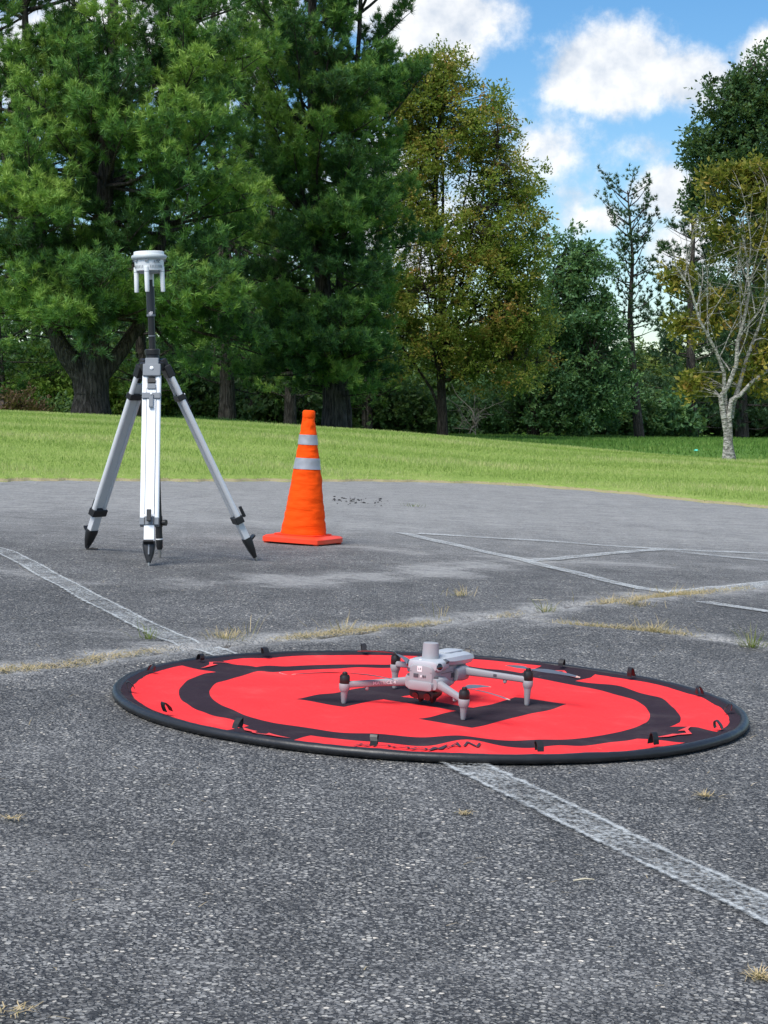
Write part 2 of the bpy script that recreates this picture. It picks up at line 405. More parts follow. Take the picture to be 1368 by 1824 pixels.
b = nd(nt, 'BsdfPrincipled', {'Base Color': c, 'Roughness': 0.9, 'Specular IOR Level': 0.1})
bn = nd(nt, 'Bump', {'Strength': 0.8, 'Distance': 0.03, 'Height': noise_n(nt, co, 40, 4, 0.7)})
nt.links.new(bn.outputs[0], b.inputs['Normal']); nt.links.new(b.outputs[0], out.inputs[0])
tag(link('lawn', me, LAWN), kind='structure')

# ---- painted parking lines, worn through to the stone
PAINT, nt, out = new_mat('worn_white_paint')
co = nd(nt, 'TexCoord').outputs['Object']
col, h, big2 = asphalt_nodes(nt, co)
us = nd(nt, 'Attribute', attribute_name='v').outputs['Fac']       # 0..1 across the stripe
wr = nd(nt, 'Attribute', attribute_name='wear').outputs['Fac']
edge = ma(nt, 'MULTIPLY', ma(nt, 'ABSOLUTE', ma(nt, 'SUBTRACT', us, 0.5)), 2.0)
cov = ma(nt, 'ADD', ma(nt, 'MULTIPLY', sstep(nt, edge, 0.6, 0.86), 0.27), 0.575)
cov = ma(nt, 'SUBTRACT', cov, wr)
vv = nd(nt, 'TexVoronoi', {'Vector': co, 'Scale': 135.0})
nn = ma(nt, 'ADD', ma(nt, 'MULTIPLY', noise_n(nt, co, 75, 4, 0.7), 0.8), ma(nt, 'MULTIPLY', noise_n(nt, co, 7, 4, 0.6), 0.5))
nn = ma(nt, 'ADD', nn, ma(nt, 'MULTIPLY', vv.outputs['Distance'], 0.28))
ragged = ma(nt, 'SUBTRACT', 1.0, sstep(nt, ma(nt, 'ADD', edge, ma(nt, 'MULTIPLY', ma(nt, 'SUBTRACT', noise_n(nt, co, 38, 5, 0.75), 0.5), 0.9)), 0.74, 1.0))
al = ma(nt, 'MULTIPLY', sstep(nt, ma(nt, 'SUBTRACT', cov, ma(nt, 'SUBTRACT', nn, 0.42)), 0.05, 0.5), ragged)
pc = mixc(nt, noise_n(nt, co, 160, 3), (0.40, 0.43, 0.43), (0.74, 0.76, 0.75))
pb = nd(nt, 'BsdfPrincipled', {'Base Color': pc, 'Roughness': 0.7})
pbn = nd(nt, 'Bump', {'Strength': 0.7, 'Distance': 0.003, 'Height': h}); nt.links.new(pbn.outputs[0], pb.inputs['Normal'])
ms = nd(nt, 'MixShader', {0: ma(nt, 'MULTIPLY', al, 0.85), 1: nd(nt, 'BsdfTransparent'), 2: pb}); nt.links.new(ms.outputs[0], out.inputs[0])
def stripe(pts, w, wear=0.0):
    """flat stripe through ground points pts, w wide"""
    P = np.array(pts, float); seg = np.r_[0, np.cumsum(np.hypot(*np.diff(P, axis=0).T))]
    s = np.arange(0, seg[-1] + 0.02, 0.03); x = np.interp(s, seg, P[:, 0]); y = np.interp(s, seg, P[:, 1])
    tx, ty = np.gradient(x), np.gradient(y); L = np.hypot(tx, ty); nx_, ny_ = -ty / L, tx / L
    us_ = np.linspace(-0.5, 0.5, 7); V = []; A = []
    for u in us_:
        X, Y = x + nx_ * u * w, y + ny_ * u * w
        d = np.minimum(seg_dist(X, Y, CRACK), seg_dist(X, Y, CRACK2))
        V.append(np.c_[X, Y, lotz(X) + 0.005 + undul(X, Y) + 0.007 * np.exp(-((d - 0.09) / 0.07) ** 2) - 0.018 * np.exp(-(d / 0.03) ** 2)]); A.append(np.full(len(x), u + 0.5))
    n = len(x); V = np.concatenate(V); A = np.concatenate(A)
    q = (np.arange(6)[:, None] * n + np.arange(n - 1)[None, :]).ravel()
    me = np_mesh('painted_line', V, np.c_[q, q + 1, q + n + 1, q + n], v=A, attrs={'wear': np.full(len(V), wear)})
    return tag(link('painted_line', me, PAINT), kind='structure')
stripe([(-2.5, 9.25), (-1.70, 8.06), (-0.595, 5.265), (-0.44, 5.03), (-0.2, 4.45), (0.16, 3.63), (0.565, 2.60), (0.9, 1.75)], 0.105, 0.02)
stripe([(0.10, 10.56), (0.70, 9.0), (1.155, 7.46)], 0.085, -0.08)
stripe([(0.2, 10.56), (1.55, 10.18), (2.25, 10.25), (3.4, 10.4)], 0.095, -0.06)
stripe([(1.5, 10.2), (2.08, 9.64), (3.0, 8.9)], 0.09, -0.02)
stripe([(1.56, 10.13), (0.70, 8.93)], 0.085, -0.08)
stripe([(1.2, 7.46), (1.76, 8.2), (2.5, 9.0)], 0.095, -0.06)
stripe([(1.28, 7.2), (1.50, 6.86), (1.9, 6.2)], 0.085, -0.06)
stripe([(1.25, 17.95), (1.9, 17.72), (2.4, 17.2)], 0.10, 0.05)

# ================================================================ landing pad
PADC = np.array([0.1107, 4.393])
BLACKV = plain('black_vinyl', (0.016, 0.017, 0.020), 0.42, var=0.25, bump=0.35, bscale=60, spec=0.5)
BLACKP = plain('black_plastic', (0.013, 0.013, 0.014), 0.45, var=0.2)
def padz(x, y):
    r = math.hypot(x, y); a = math.atan2(y, x)
    w = 0.0
    w += 0.0075 * mnoise.noise(Vector((x * 3.3 + 4.1, y * 3.3, 0.3)))
    w += 0.0058 * mnoise.noise(Vector((x * 9 + 1.1, y * 9, 1.3)))
    w *= 0.35 + 0.9 * min(1, r / 0.6)
    w += 0.0035 * max(0, (r - 0.45) / 0.3) * math.sin(a * 23 + 2.2 * math.sin(a * 5)) * (0.5 + 0.5 * math.sin(a * 3 + 1))
    w += 0.012 * math.exp(-((x - 0.06) / 0.07) ** 2 - ((y + 0.60) / 0.09) ** 2)       # a hump in the cloth near the rim
    w += 0.010 * math.exp(-((x - 0.58) / 0.10) ** 2 - ((y + 0.34) / 0.08) ** 2)
    w *= 1 - 0.85 * min(1.0, max(0.0, (r - 0.68) / 0.06))
    base = 0.006 + 0.010 * max(0, (r - 0.66) / 0.09) ** 1.5
    return max(0.0025, base + w)
pad = empty('landing_pad', (PADC[0], PADC[1], lotz(PADC[0]) + 0.002), (0, TILT, 0))
tag(pad, 'round red fabric landing pad with black ring and letter H, lying on the asphalt', 'landing pad')
NA, NR = 300, 90; RF = 0.754
V = [(0, 0, padz(0, 0))]; F = []
for i in range(1, NR + 1):
    r = RF * (i / NR) ** 0.85
    for k in range(NA):
        a = 2 * math.pi * k / NA; x, y = r * math.cos(a), r * math.sin(a)
        V.append((x, y, padz(x, y)))
for k in range(NA): F.append((0, 1 + k, 1 + (k + 1) % NA))
for i in range(NR - 1):
    for k in range(NA):
        a, b = 1 + i * NA + k, 1 + i * NA + (k + 1) % NA
        F.append((a, a + NA, b + NA, b))
CLOTH, nt, out = new_mat('printed_pad_cloth')
co = nd(nt, 'TexCoord').outputs['Object']
sp = nd(nt, 'SeparateXYZ', {0: co})
rr = ma(nt, 'SQRT', ma(nt, 'ADD', ma(nt, 'MULTIPLY', sp.outputs[0], sp.outputs[0]), ma(nt, 'MULTIPLY', sp.outputs[1], sp.outputs[1])))
ca, sa = math.cos(R(56)), math.sin(R(56))
uu = ma(nt, 'ADD', ma(nt, 'MULTIPLY', sp.outputs[0], ca), ma(nt, 'MULTIPLY', sp.outputs[1], sa))
vv = ma(nt, 'SUBTRACT', ma(nt, 'MULTIPLY', sp.outputs[0], sa), ma(nt, 'MULTIPLY', sp.outputs[1], ca))
def inside(x, c, hw): return ma(nt, 'LESS_THAN', ma(nt, 'ABSOLUTE', ma(nt, 'SUBTRACT', x, c)), hw)
A_ = lambda a, b: ma(nt, 'MULTIPLY', a, b)
O_ = lambda a, b: ma(nt, 'MAXIMUM', a, b)
ring = inside(rr, 0.576, 0.037)
Hm = A_(inside(uu, -0.03, 0.225), O_(inside(vv, 0.205, 0.073), inside(vv, -0.15, 0.073)))
Hm = O_(Hm, A_(inside(uu, -0.047, 0.039), inside(vv, 0.03, 0.15)))
outr = ma(nt, 'GREATER_THAN', rr, 0.56)
bars = A_(outr, O_(inside(uu, 0.0, 0.085), inside(vv, 0.0, 0.085)))
rim_ = ma(nt, 'GREATER_THAN', ma(nt, 'ADD', rr, ma(nt, 'MULTIPLY', ma(nt, 'SUBTRACT', noise_n(nt, co, 25, 3), 0.5), 0.006)), 0.727)
blk = O_(O_(ring, Hm), O_(bars, rim_))
nz = noise_n(nt, co, 6, 5, 0.6)
red = mixc(nt, nz, (0.88, 0.034, 0.040), (0.95, 0.052, 0.056))
bkc = mixc(nt, nz, (0.024, 0.016, 0.022), (0.042, 0.029, 0.038))
cl = mixc(nt, blk, red, bkc)
cl = mixc(nt, ma(nt, 'MULTIPLY', sstep(nt, noise_n(nt, co, 5.5, 7, 0.7), 0.50, 0.8), 0.10), cl, (0.45, 0.40, 0.36))
wvx = nd(nt, 'TexWave', {'Vector': co, 'Scale': 260.0, 'Distortion': 0.5})
bb = nd(nt, 'BsdfPrincipled', {'Base Color': cl, 'Roughness': 0.8, 'Specular IOR Level': 0.08})
bn = nd(nt, 'Bump', {'Strength': 0.6, 'Distance': 0.006, 'Height': ma(nt, 'ADD', noise_n(nt, co, 22, 5, 0.6, 0.6), ma(nt, 'MULTIPLY', wvx.outputs[0], 0.03))})
nt.links.new(bn.outputs[0], bb.inputs['Normal']); nt.links.new(bb.outputs[0], out.inputs[0])
me = bpy.data.meshes.new('pad_cloth'); me.from_pydata(V, [], F); me.update(); me.polygons.foreach_set('use_smooth', [True] * len(me.polygons))
tag(link('pad_cloth', me, CLOTH, pad), label='red cloth printed with a black ring and a black letter H')
# rim: a hoop in a slightly crumpled vinyl sleeve
V = []; F = []; NA2, NB = 360, 14
for k in range(NA2):
    a = 2 * math.pi * k / NA2
    rm = 0.0105 + 0.0014 * mnoise.noise(Vector((math.cos(a) * 9, math.sin(a) * 9, 0))) + 0.0007 * mnoise.noise(Vector((math.cos(a) * 40, math.sin(a) * 40, 5)))
    Rm = 0.762 + 0.004 * mnoise.noise(Vector((math.cos(a) * 2.5, math.sin(a) * 2.5, 3)))
    for j in range(NB):
        b = 2 * math.pi * j / NB
        q = 1 + 0.05 * mnoise.noise(Vector((math.cos(a) * 30, math.sin(a) * 30, b)))
        V.append(((Rm + rm * 1.15 * q * math.cos(b)) * math.cos(a), (Rm + rm * 1.15 * q * math.cos(b)) * math.sin(a), 0.0102 + rm * q * math.sin(b)))
for k in range(NA2):
    for j in range(NB):
        a, b = k * NB + j, k * NB + (j + 1) % NB; a2, b2 = ((k + 1) % NA2) * NB + j, ((k + 1) % NA2) * NB + (j + 1) % NB
        F.append((a, a2, b2, b))
me = bpy.data.meshes.new('rim'); me.from_pydata(V, [], F); me.update(); me.polygons.foreach_set('use_smooth', [True] * len(me.polygons))
link('rim', me, BLACKV, pad)
# webbing loops along the rim
rng = random.Random(4)
for ang in (146.5, 166.6, -169.9, -144.6, -125.8, -100.5, -73.2, -49.9, -25.9, -4.3, 15.6, 39.4, 57.8, 80, 103.4, 127.3):
    a = R(ang); c_, s_ = math.cos(a), math.sin(a)
    rad = np.array([c_, s_, 0]); tan = np.array([-s_, c_, 0]); up = np.array([0, 0, 1.0])
    lean = rng.uniform(-0.5, 0.7); hgt = rng.uniform(0.014, 0.023); wd = rng.uniform(0.007, 0.009)
    p0 = rad * 0.728 + up * 0.018
    mb = MB(); prev = None; pts = []
    for t in np.linspace(0, 1, 9):
        ph = math.pi * t
        pts.append(p0 + rad * (math.cos(ph) * 0.007 + lean * hgt * math.sin(ph)) + up * (math.sin(ph) * hgt + 0.004) + tan * rng.uniform(-.001, .001))
    V = []; F = []
    for p in pts: V += [p - tan * wd, p + tan * wd]
    for p in pts:
        q = p + nrm(p - (p0 + up * 0.008)) * 0.0022; V += [q - tan * wd, q + tan * wd]
    m_ = len(pts) * 2
    for i in range(len(pts) - 1):
        a0 = 2 * i
        F += [(a0, a0 + 1, a0 + 3, a0 + 2), (m_ + a0, m_ + a0 + 2, m_ + a0 + 3, m_ + a0 + 1), (a0, a0 + 2, m_ + a0 + 2, m_ + a0), (a0 + 1, m_ + a0 + 1, m_ + a0 + 3, a0 + 3)]
    mb.add(V, F).build('webbing_loop', BLACKP, pad)
# lettering and emblems printed on the cloth, draped over it
def drape(me, fn, mat, name):
    for v in me.vertices:
        x, y = fn(v.co.x, v.co.y); v.co = (x, y, padz(x, y) + 0.0022 + 0.001)
    return link(name, me, mat, pad)
INK = plain('black_print', (0.035, 0.026, 0.034), 0.65); REDINK = plain('red_print', (0.86, 0.05, 0.05), 0.6)
def arc(ang0, r0): 
    return lambda x, y: ((r0 - y) * math.cos(R(ang0) + x / r0), (r0 - y) * math.sin(R(ang0) + x / r0))
def subdiv(me, n):
    import bmesh
    bm = bmesh.new(); bm.from_mesh(me); bmesh.ops.subdivide_edges(bm, edges=bm.edges[:], cuts=n, use_grid_fill=True); bmesh.ops.triangulate(bm, faces=bm.faces[:]); bm.to_mesh(me); bm.free(); return me
for a0 in (-94,):
    drape(subdiv(text_mesh('HOODMAN', 0.050, 0.35, 0.0004), 1), arc(a0, 0.662), INK, 'lettering')
for a0 in (146, 56, -34, -124):
    E_ = [(-0.075, 0.018), (-0.05, -0.004), (-0.022, -0.012), (-0.012, -0.024), (0, -0.036), (0.012, -0.024), (0.026, -0.014), (0.075, -0.006), (0.03, 0.0), (0.012, 0.004), (0.016, -0.010), (0, -0.022), (-0.016, -0.008), (-0.018, 0.003), (-0.045, 0.010)]
    me = bpy.data.meshes.new('emblem')
    tri = []
    me.from_pydata([(x, y, 0) for x, y in E_], [], [(0, 1, 14), (1, 2, 13, 14), (2, 3, 12, 13), (3, 4, 11, 12), (4, 5, 10, 11), (5, 6, 9, 10), (6, 7, 8, 9)])
    drape(subdiv(me, 2), arc(a0, 0.665), REDINK, 'emblem')

# ================================================================ drone
FWD = np.array([-0.485, -0.875]); DC = PADC + np.array([0.005, -0.062])
HULL = plain('grey_drone_plastic', (0.31, 0.315, 0.335), 0.5, var=0.06, scale=60, spec=0.45)
HULL2 = plain('pale_grey_drone_shell', (0.42, 0.45, 0.485), 0.38, var=0.05, scale=60, spec=0.5)
DGREY = plain('dark_grey_plastic', (0.075, 0.082, 0.095), 0.45, var=0.15)
GLASS = plain('black_lens_glass', (0.008, 0.010, 0.012), 0.12, var=0.1, spec=0.8, coat=0.6)
WHITE = plain('white_sticker', (0.82, 0.83, 0.84), 0.5, var=0.03)
PROP = plain('propeller_plastic', (0.10, 0.115, 0.14), 0.36, var=0.15)
TIP = plain('pale_blade_tip', (0.72, 0.42, 0.34), 0.5)
GTEXT = plain('pale_print', (0.78, 0.76, 0.78), 0.5)
zdr = lotz(DC[0]) + 0.002 + 0.0065
drone = empty('camera_drone', (DC[0], DC[1], zdr), (0, 0, 0))
drone.rotation_mode = 'QUATERNION'
drone.rotation_quaternion = (Matrix.Rotation(TILT, 4, 'Y') @ Matrix.Rotation(math.atan2(FWD[1], FWD[0]) - math.pi / 2, 4, 'Z')).to_quaternion()
tag(drone, 'grey quadcopter drone with folding arms standing on the red landing pad', 'drone')
# lower hull
MB().loft([(0.066, 0.022, 0.052, 0.092), (0.0645, 0.030, 0.046, 0.099), (0.058, 0.0345, 0.042, 0.104), (0.03, 0.0375, 0.040, 0.106), (0.0, 0.037, 0.041, 0.104), (-0.05, 0.033, 0.044, 0.101), (-0.10, 0.030, 0.050, 0.098), (-0.13, 0.024, 0.058, 0.094), (-0.138, 0.017, 0.066, 0.089)], 32, 4.5).build('hull', HULL, drone, True)
# brow carrying the upper vision sensors
MB().loft([(0.061, 0.026, 0.091, 0.105), (0.058, 0.038, 0.087, 0.1105), (0.045, 0.0440, 0.085, 0.113), (0.02, 0.0445, 0.085, 0.114), (-0.005, 0.040, 0.087, 0.113), (-0.02, 0.032, 0.092, 0.110)], 32, 4.0).build('brow', HULL2, drone, True)
# battery shell on top, with its hipped roof and overhanging tail
MB().loft([(0.010, 0.018, 0.104, 0.111), (0.000, 0.034, 0.096, 0.1175), (-0.03, 0.0425, 0.089, 0.121), (-0.08, 0.044, 0.086, 0.122), (-0.130, 0.042, 0.086, 0.119), (-0.155, 0.034, 0.090, 0.113), (-0.162, 0.022, 0.096, 0.107)], 12, 2.6).build('battery', HULL2, drone, True)
MB().loft([(-0.035, 0.012, 0.118, 0.1235), (-0.05, 0.020, 0.118, 0.1255), (-0.10, 0.021, 0.118, 0.1255), (-0.130, 0.014, 0.116, 0.122)], 20, 3).build('battery_ridge', HULL2, drone, True)
MB().box((0, -0.157, 0.101), (0.012, 0, 0), (0, 0.004, 0), (0, 0, 0.004)).build('battery_latch', DGREY, drone, bevel=0.001)
for sx in (-1, 1):
    MB().box((sx * 0.0372, 0.0, 0.080), (0.0006, 0, 0), (0, 0.030, 0), (0, 0, 0.0006)).build('panel_seam', DGREY, drone)
    for k in range(4): MB().box((sx * 0.0352, -0.030 - 0.006 * k, 0.070), (0.0012, 0, 0), (0, 0.0016, 0), (0, 0, 0.006)).build('vent_slot', DGREY, drone)
MB().box((0, 0.0648, 0.0845), (0.029, 0, 0), (0, 0.0006, 0), (0, 0, 0.0005)).build('panel_seam', DGREY, drone)
# positioning antenna cylinder
MB().lathe([(0.0235, 0.105), (0.0222, 0.113), (0.0206, 0.1165), (0.0190, 0.1480), (0.0184, 0.1502), (0.0168, 0.1510), (0.0, 0.1510)], 36, (0, 0.018, 0)).build('antenna_cylinder', HULL, drone, True)
# lower chin and side skirts
MB().loft([(0.0705, 0.026, 0.042, 0.058), (0.069, 0.032, 0.040, 0.062), (0.05, 0.0385, 0.039, 0.064), (0.02, 0.0405, 0.040, 0.062), (-0.02, 0.040, 0.043, 0.059), (-0.05, 0.034, 0.046, 0.056)], 28, 5).build('chin', HULL, drone, True)
for sx in (-1, 1):
    # fisheye sensors on the brow corners
    d = nrm((sx * 0.80, 0.55, 0.22)); c0 = np.array([sx * 0.0380, 0.047, 0.0985])
    MB().lathe([(0.0125, -0.010), (0.0120, 0.002), (0.0105, 0.0045), (0.009, 0.005)], 24, c0, d).build('sensor_housing', HULL2, drone, True)
    MB().lathe([(0.0088, 0.003), (0.0080, 0.0062), (0.005, 0.0085), (0.0, 0.0092)], 24, c0, d).build('fisheye_lens', GLASS, drone, True)
    # lower side sensors
    d = nrm((sx * 0.45, 0.9, 0.0))
    MB().box((sx * 0.0350, 0.052, 0.071), np.array([0.0048 * 0.9, -sx * 0.0048 * 0.45, 0]), d * 0.006, (0, 0, 0.0055)).build('side_sensor', DGREY, drone, bevel=0.0012)
    MB().box((sx * 0.0395, 0.012, 0.1085), (0.006, 0.001 * sx, -sx * 0.002), (0, 0.007, 0), (sx * 0.001, 0, 0.0035)).build('status_window', DGREY, drone, bevel=0.001)
    MB().loft([(-0.045, 0.010, 0.055, 0.085, sx * 0.036), (-0.075, 0.014, 0.052, 0.090, sx * 0.036), (-0.105, 0.013, 0.052, 0.088, sx * 0.034), (-0.125, 0.006, 0.058, 0.080, sx * 0.030)], 16, 3).build('arm_hinge', HULL, drone, True)
    MB().loft([(0.062, 0.009, 0.044, 0.070, sx * 0.034), (0.045, 0.014, 0.038, 0.074, sx * 0.038), (0.02, 0.013, 0.038, 0.072, sx * 0.039), (-0.005, 0.006, 0.044, 0.062, sx * 0.038)], 16, 3).build('arm_hinge', HULL, drone, True)
MB().box((0.012, 0.0655, 0.0755), (0.0065, 0, 0), (0, 0.0022, 0), (0, 0, 0.0045)).build('front_sensor', DGREY, drone, bevel=0.001)
for i, (x, w_) in enumerate(((-0.0025, 0.0016), (-0.008, 0.0016), (-0.013, 0.0012))):
    MB().box((x, 0.0658, 0.0745), (w_, 0, 0), (0, 0.0018, 0), (0, 0, 0.0026)).build('front_light', WHITE if i == 0 else DGREY, drone)
MB().box((0.003, 0.0648, 0.0915), (0.0062, 0, 0.0), (0, 0.0014, 0.0002), (0, 0, 0.0068)).build('sticker', WHITE, drone)
text_obj('L4', 0.0085, (0.003, 0.0665, 0.0915), (-1, 0, 0), (0, 0.02, 1), BLACKP, 'sticker_lettering', drone)
MB().lathe([(0.0035, 0), (0.003, 0.0012), (0, 0.0016)], 12, (0.010, 0.050, 0.1115)).build('beacon', WHITE, drone, True)
# camera gimbal under the nose
gm = MB().loft([(0.060, 0.022, 0.024, 0.038), (0.057, 0.032, 0.019, 0.042), (0.03, 0.034, 0.018, 0.044), (0.005, 0.030, 0.022, 0.044), (-0.005, 0.018, 0.030, 0.042)], 20, 4).build('gimbal_camera', BLACKP, drone, True)
for x, r_ in ((-0.018, 0.0095), (0.014, 0.0085)):
    MB().lathe([(r_, 0), (r_ * 0.95, 0.006), (r_ * 0.7, 0.0065), (0, 0.005)], 20, (x, 0.056, 0.027), (0, 1, -0.25)).build('lens', GLASS, gm, True)
    MB().box((x, 0.03, 0.014), (0.007, 0, 0), (0, 0.010, 0), (0, 0, -0.007), 0.45).build('gimbal_foot', BLACKP, gm, bevel=0.001)
# arms with motors, legs and folding propellers
def blade(mb_, c, d, L, chord, pitch, droop, tip=None):
    d = nrm(d); up = np.array([0, 0, 1.0]); sd_ = np.cross(up, d)
    V = []; F = []; T = []; n = 12
    for i in range(n + 1):
        t = i / n
        w = chord * (0.42 + 1.0 * math.sin(min(1, t * 2.6) * math.pi / 2) - 0.95 * max(0, t - 0.35) ** 1.25)
        if t > 0.97: w *= 0.55
        tw = pitch * (1 - 0.6 * t)
        cx = sd_ * math.cos(tw) + up * math.sin(tw); nn_ = np.cross(d, cx)
        p = np.asarray(c) + d * L * t + up * (droop * t * t) + sd_ * chord * 0.25 * math.sin(t * 3)
        V += [p - cx * w * 0.5, p + nn_ * w * 0.06 + cx * w * 0.02, p + cx * w * 0.5, p - nn_ * w * 0.05]
    for i in range(n):
        for k in range(4):
            a, b = 4 * i + k, 4 * i + (k + 1) % 4
            (T if (tip and i >= n - 1) else F).append((a, b, b + 4, a + 4))
    F.append((0, 1, 2, 3)); T.append((4 * n + 3, 4 * n + 2, 4 * n + 1, 4 * n))
    mb_.add(V, F)
    if tip: tip.add(V, T)
ARMS = (  # motor xy, arm root, arm z at motor, height of motor base, motor height, blade azimuths in drone axes (degrees)
    ((0.160, 0.150), (0.040, 0.045, 0.056), 0.045, 0.048, 0.021, (27, 202)),      # front, at photo left
    ((-0.160, 0.150), (-0.040, 0.045, 0.056), 0.045, 0.048, 0.021, (268, 170)),   # front, nearest
    ((-0.185, -0.150), (-0.036, -0.085, 0.076), 0.062, 0.061, 0.024, (194, 319)), # rear, at photo right
    ((0.185, -0.150), (0.036, -0.085, 0.076), 0.062, 0.061, 0.024, (349, 134)))    # rear, far side
for i, ((mx_, my_), root, za, zm, hm, bl) in enumerate(ARMS):
    p0 = np.array(root); p1 = np.array([mx_, my_, za]); d = nrm(p1 - p0); sdv = nrm(np.cross(d, (0, 0, 1))); upv = np.cross(sdv, d)
    am = MB()
    L = np.linalg.norm(p1 - p0)
    V = []; F = []; n = 16; prof = [(0, 0.0095, 0.0105), (0.1, 0.0088, 0.010), (0.5, 0.0076, 0.0082), (0.88, 0.0072, 0.0078), (1.0, 0.0085, 0.0085)]
    for t, hw, hh in prof:
        c_ = p0 + d * L * t
        for k in range(n):
            a = 2 * math.pi * k / n; x = math.copysign(abs(math.cos(a)) ** 0.6, math.cos(a)); z = math.copysign(abs(math.sin(a)) ** 0.6, math.sin(a))
            V.append(c_ + sdv * hw * x + upv * hh * z)
    for j in range(len(prof) - 1):
        for k in range(n): a, b = j * n + k, j * n + (k + 1) % n; F.append((a, b, b + n, a + n))
    F.append(tuple(range(n))[::-1]); F.append(tuple(range((len(prof) - 1) * n, len(prof) * n)))
    arm = am.add(V, F).build('arm', HULL, drone, True)
    MB().lathe([(0.0105, zm - 0.018), (0.0128, zm - 0.012), (0.0132, zm - 0.001), (0.0125, zm)], 24, (mx_, my_, 0)).build('motor_mount', HULL, arm, True)
    MB().tube([(mx_, my_, zm - 0.012), (mx_, my_, zm * 0.55), (mx_ , my_, 0.004), (mx_, my_, 0.0)], [0.0112, 0.0085, 0.0062, 0.0050], 14).build('landing_leg', HULL, arm, True)
    mot = MB().lathe([(0.0115, zm), (0.0125, zm + 0.002), (0.0125, zm + hm * 0.8), (0.0108, zm + hm * 0.93), (0.0108, zm + hm)], 28, (mx_, my_, 0)).build('motor', BLACKP, drone, True)
    MB().lathe([(0.0065, zm + hm), (0.0065, zm + hm + 0.005), (0.004, zm + hm + 0.0075), (0, zm + hm + 0.008)], 16, (mx_, my_, 0)).build('propeller_hub', BLACKP, mot, True)
    for q, ang in enumerate(bl):
        a = R(ang); dv = np.array([math.cos(a), math.sin(a), 0.0])
        b_, t_ = MB(), MB(); c_ = np.array([mx_, my_, zm + hm + 0.004]) + dv * 0.006
        blade(b_, c_, dv, 0.122, 0.0165, R(17) if q == 0 else R(-13), -0.010, t_)
        bo = b_.build('propeller_blade', PROP, mot, True)
        t_.build('blade_tip', TIP, bo, True)
    mid = p0 + d * L * 0.66
    MB().tube([mid - upv * 0.006, mid - upv * 0.014, mid - upv * 0.0165], [0.0055, 0.0048, 0.002], 12).build('arm_antenna', HULL, arm, True)
    if i == 0:
        text_obj('MATRICE 4', 0.0115, p0 + d * L * 0.40 + sdv * (-0.0092) + upv * 0.0005, -d, upv, GTEXT, 'arm_lettering', arm, bold=0.0002)
    if i == 2:
        MB().box(p0 + d * L * 0.50 + upv * 0.001, d * 0.004, sdv * 0.0085, upv * 0.003).build('arm_lamp', DGREY, arm)

# ================================================================ traffic cone
ORANGE, nt, out = new_mat('orange_cone_cloth')
co = nd(nt, 'TexCoord').outputs['Object']
oc = mixc(nt, noise_n(nt, co, 8, 5), (0.93, 0.070, 0.003), (1.0, 0.098, 0.006))
b = nd(nt, 'BsdfPrincipled', {'Base Color': oc, 'Roughness': 0.75, 'Specular IOR Level': 0.1})
mpn = nd(nt, 'Mapping', {0: co, 3: (5, 5, 34)})
bn = nd(nt, 'Bump', {'Strength': 0.55, 'Distance': 0.008, 'Height': noise_n(nt, mpn.outputs[0], 1.0, 4, 0.55, 0.8)})
nt.links.new(bn.outputs[0], b.inputs['Normal']); nt.links.new(b.outputs[0], out.inputs[0])
BASEO = plain('orange_base_plastic', (0.95, 0.062, 0.018), 0.42, var=0.08)
SILVER = plain('silver_reflective_band', (0.36, 0.37, 0.40), 0.42, metal=0.25, var=0.08, bump=0.3, bscale=30)
cc = np.array([-0.427, 9.418])
cone = empty('traffic_cone', (cc[0], cc[1], lotz(cc[0])), (0, TILT, 0))
tag(cone, 'tall orange cloth traffic cone with two grey reflective bands on a square base', 'traffic cone')
ax = np.array([math.cos(R(67)), math.sin(R(67)), 0]); ay = np.array([-ax[1], ax[0], 0])
bs = MB()
s_ = 0.174
sec = [(0.012, s_), (0.034, s_), (0.042, s_ - 0.012), (0.046, s_ - 0.05), (0.052, 0.125)]
V = []; F = []; n = 40
def sq(a, h, e=7):
    c_, q_ = math.cos(a), math.sin(a); k_ = (abs(c_) ** e + abs(q_) ** e) ** (-1 / e)
    return ax * c_ * k_ * h + ay * q_ * k_ * h
for z, h_ in sec:
    for k in range(n): V.append(sq(2 * math.pi * k / n + math.pi / 4, h_) + np.array([0, 0, z]))
for i in range(len(sec) - 1):
    for k in range(n): a, b = i * n + k, i * n + (k + 1) % n; F.append((a, b, b + n, a + n))
F.append(tuple(range(n))[::-1]); F.append(tuple(range((len(sec) - 1) * n, len(sec) * n)))
bs.add(V, F); base_o = bs.build('base', BASEO, cone, True)
for sx in (-1, 1):
    for sy in (-1, 1):
        MB().lathe([(0.014, 0.0), (0.016, 0.014)], 14, ax * sx * 0.142 + ay * sy * 0.142).build('rubber_foot', BASEO, base_o, True)
def crad(z): return 0.121 + (0.031 - 0.121) * (z - 0.045) / (0.665 - 0.045)
def csec(z0, z1, step, mat, name, label=None, out_=0.0):
    V = []; F = []; n = 56; zs = np.arange(z0, z1 + step * 0.5, step)
    for z in zs:
        for k in range(n):
            a = 2 * math.pi * k / n
            r = crad(z) + out_
            w = mnoise.noise(Vector((math.cos(a) * 1.6, math.sin(a) * 1.6, z * 26))) * 0.0034 + mnoise.noise(Vector((math.cos(a) * 3.5 + 7, math.sin(a) * 3.5, z * 55))) * 0.0022 + 0.0005 * math.sin(z * 2 * math.pi / 0.047)
            r += w * (1.0 if out_ == 0 else 0.45)
            V.append((r * math.cos(a) + 0.006 * math.sin(z * 4), r * math.sin(a), z))
    for i in range(len(zs) - 1):
        for k in range(n): a, b = i * n + k, i * n + (k + 1) % n; F.append((a, b, b + n, a + n))
    return MB().add(V, F).build(name, mat, cone, True)
body = csec(0.047, 0.665, 0.0065, ORANGE, 'cone_cloth')
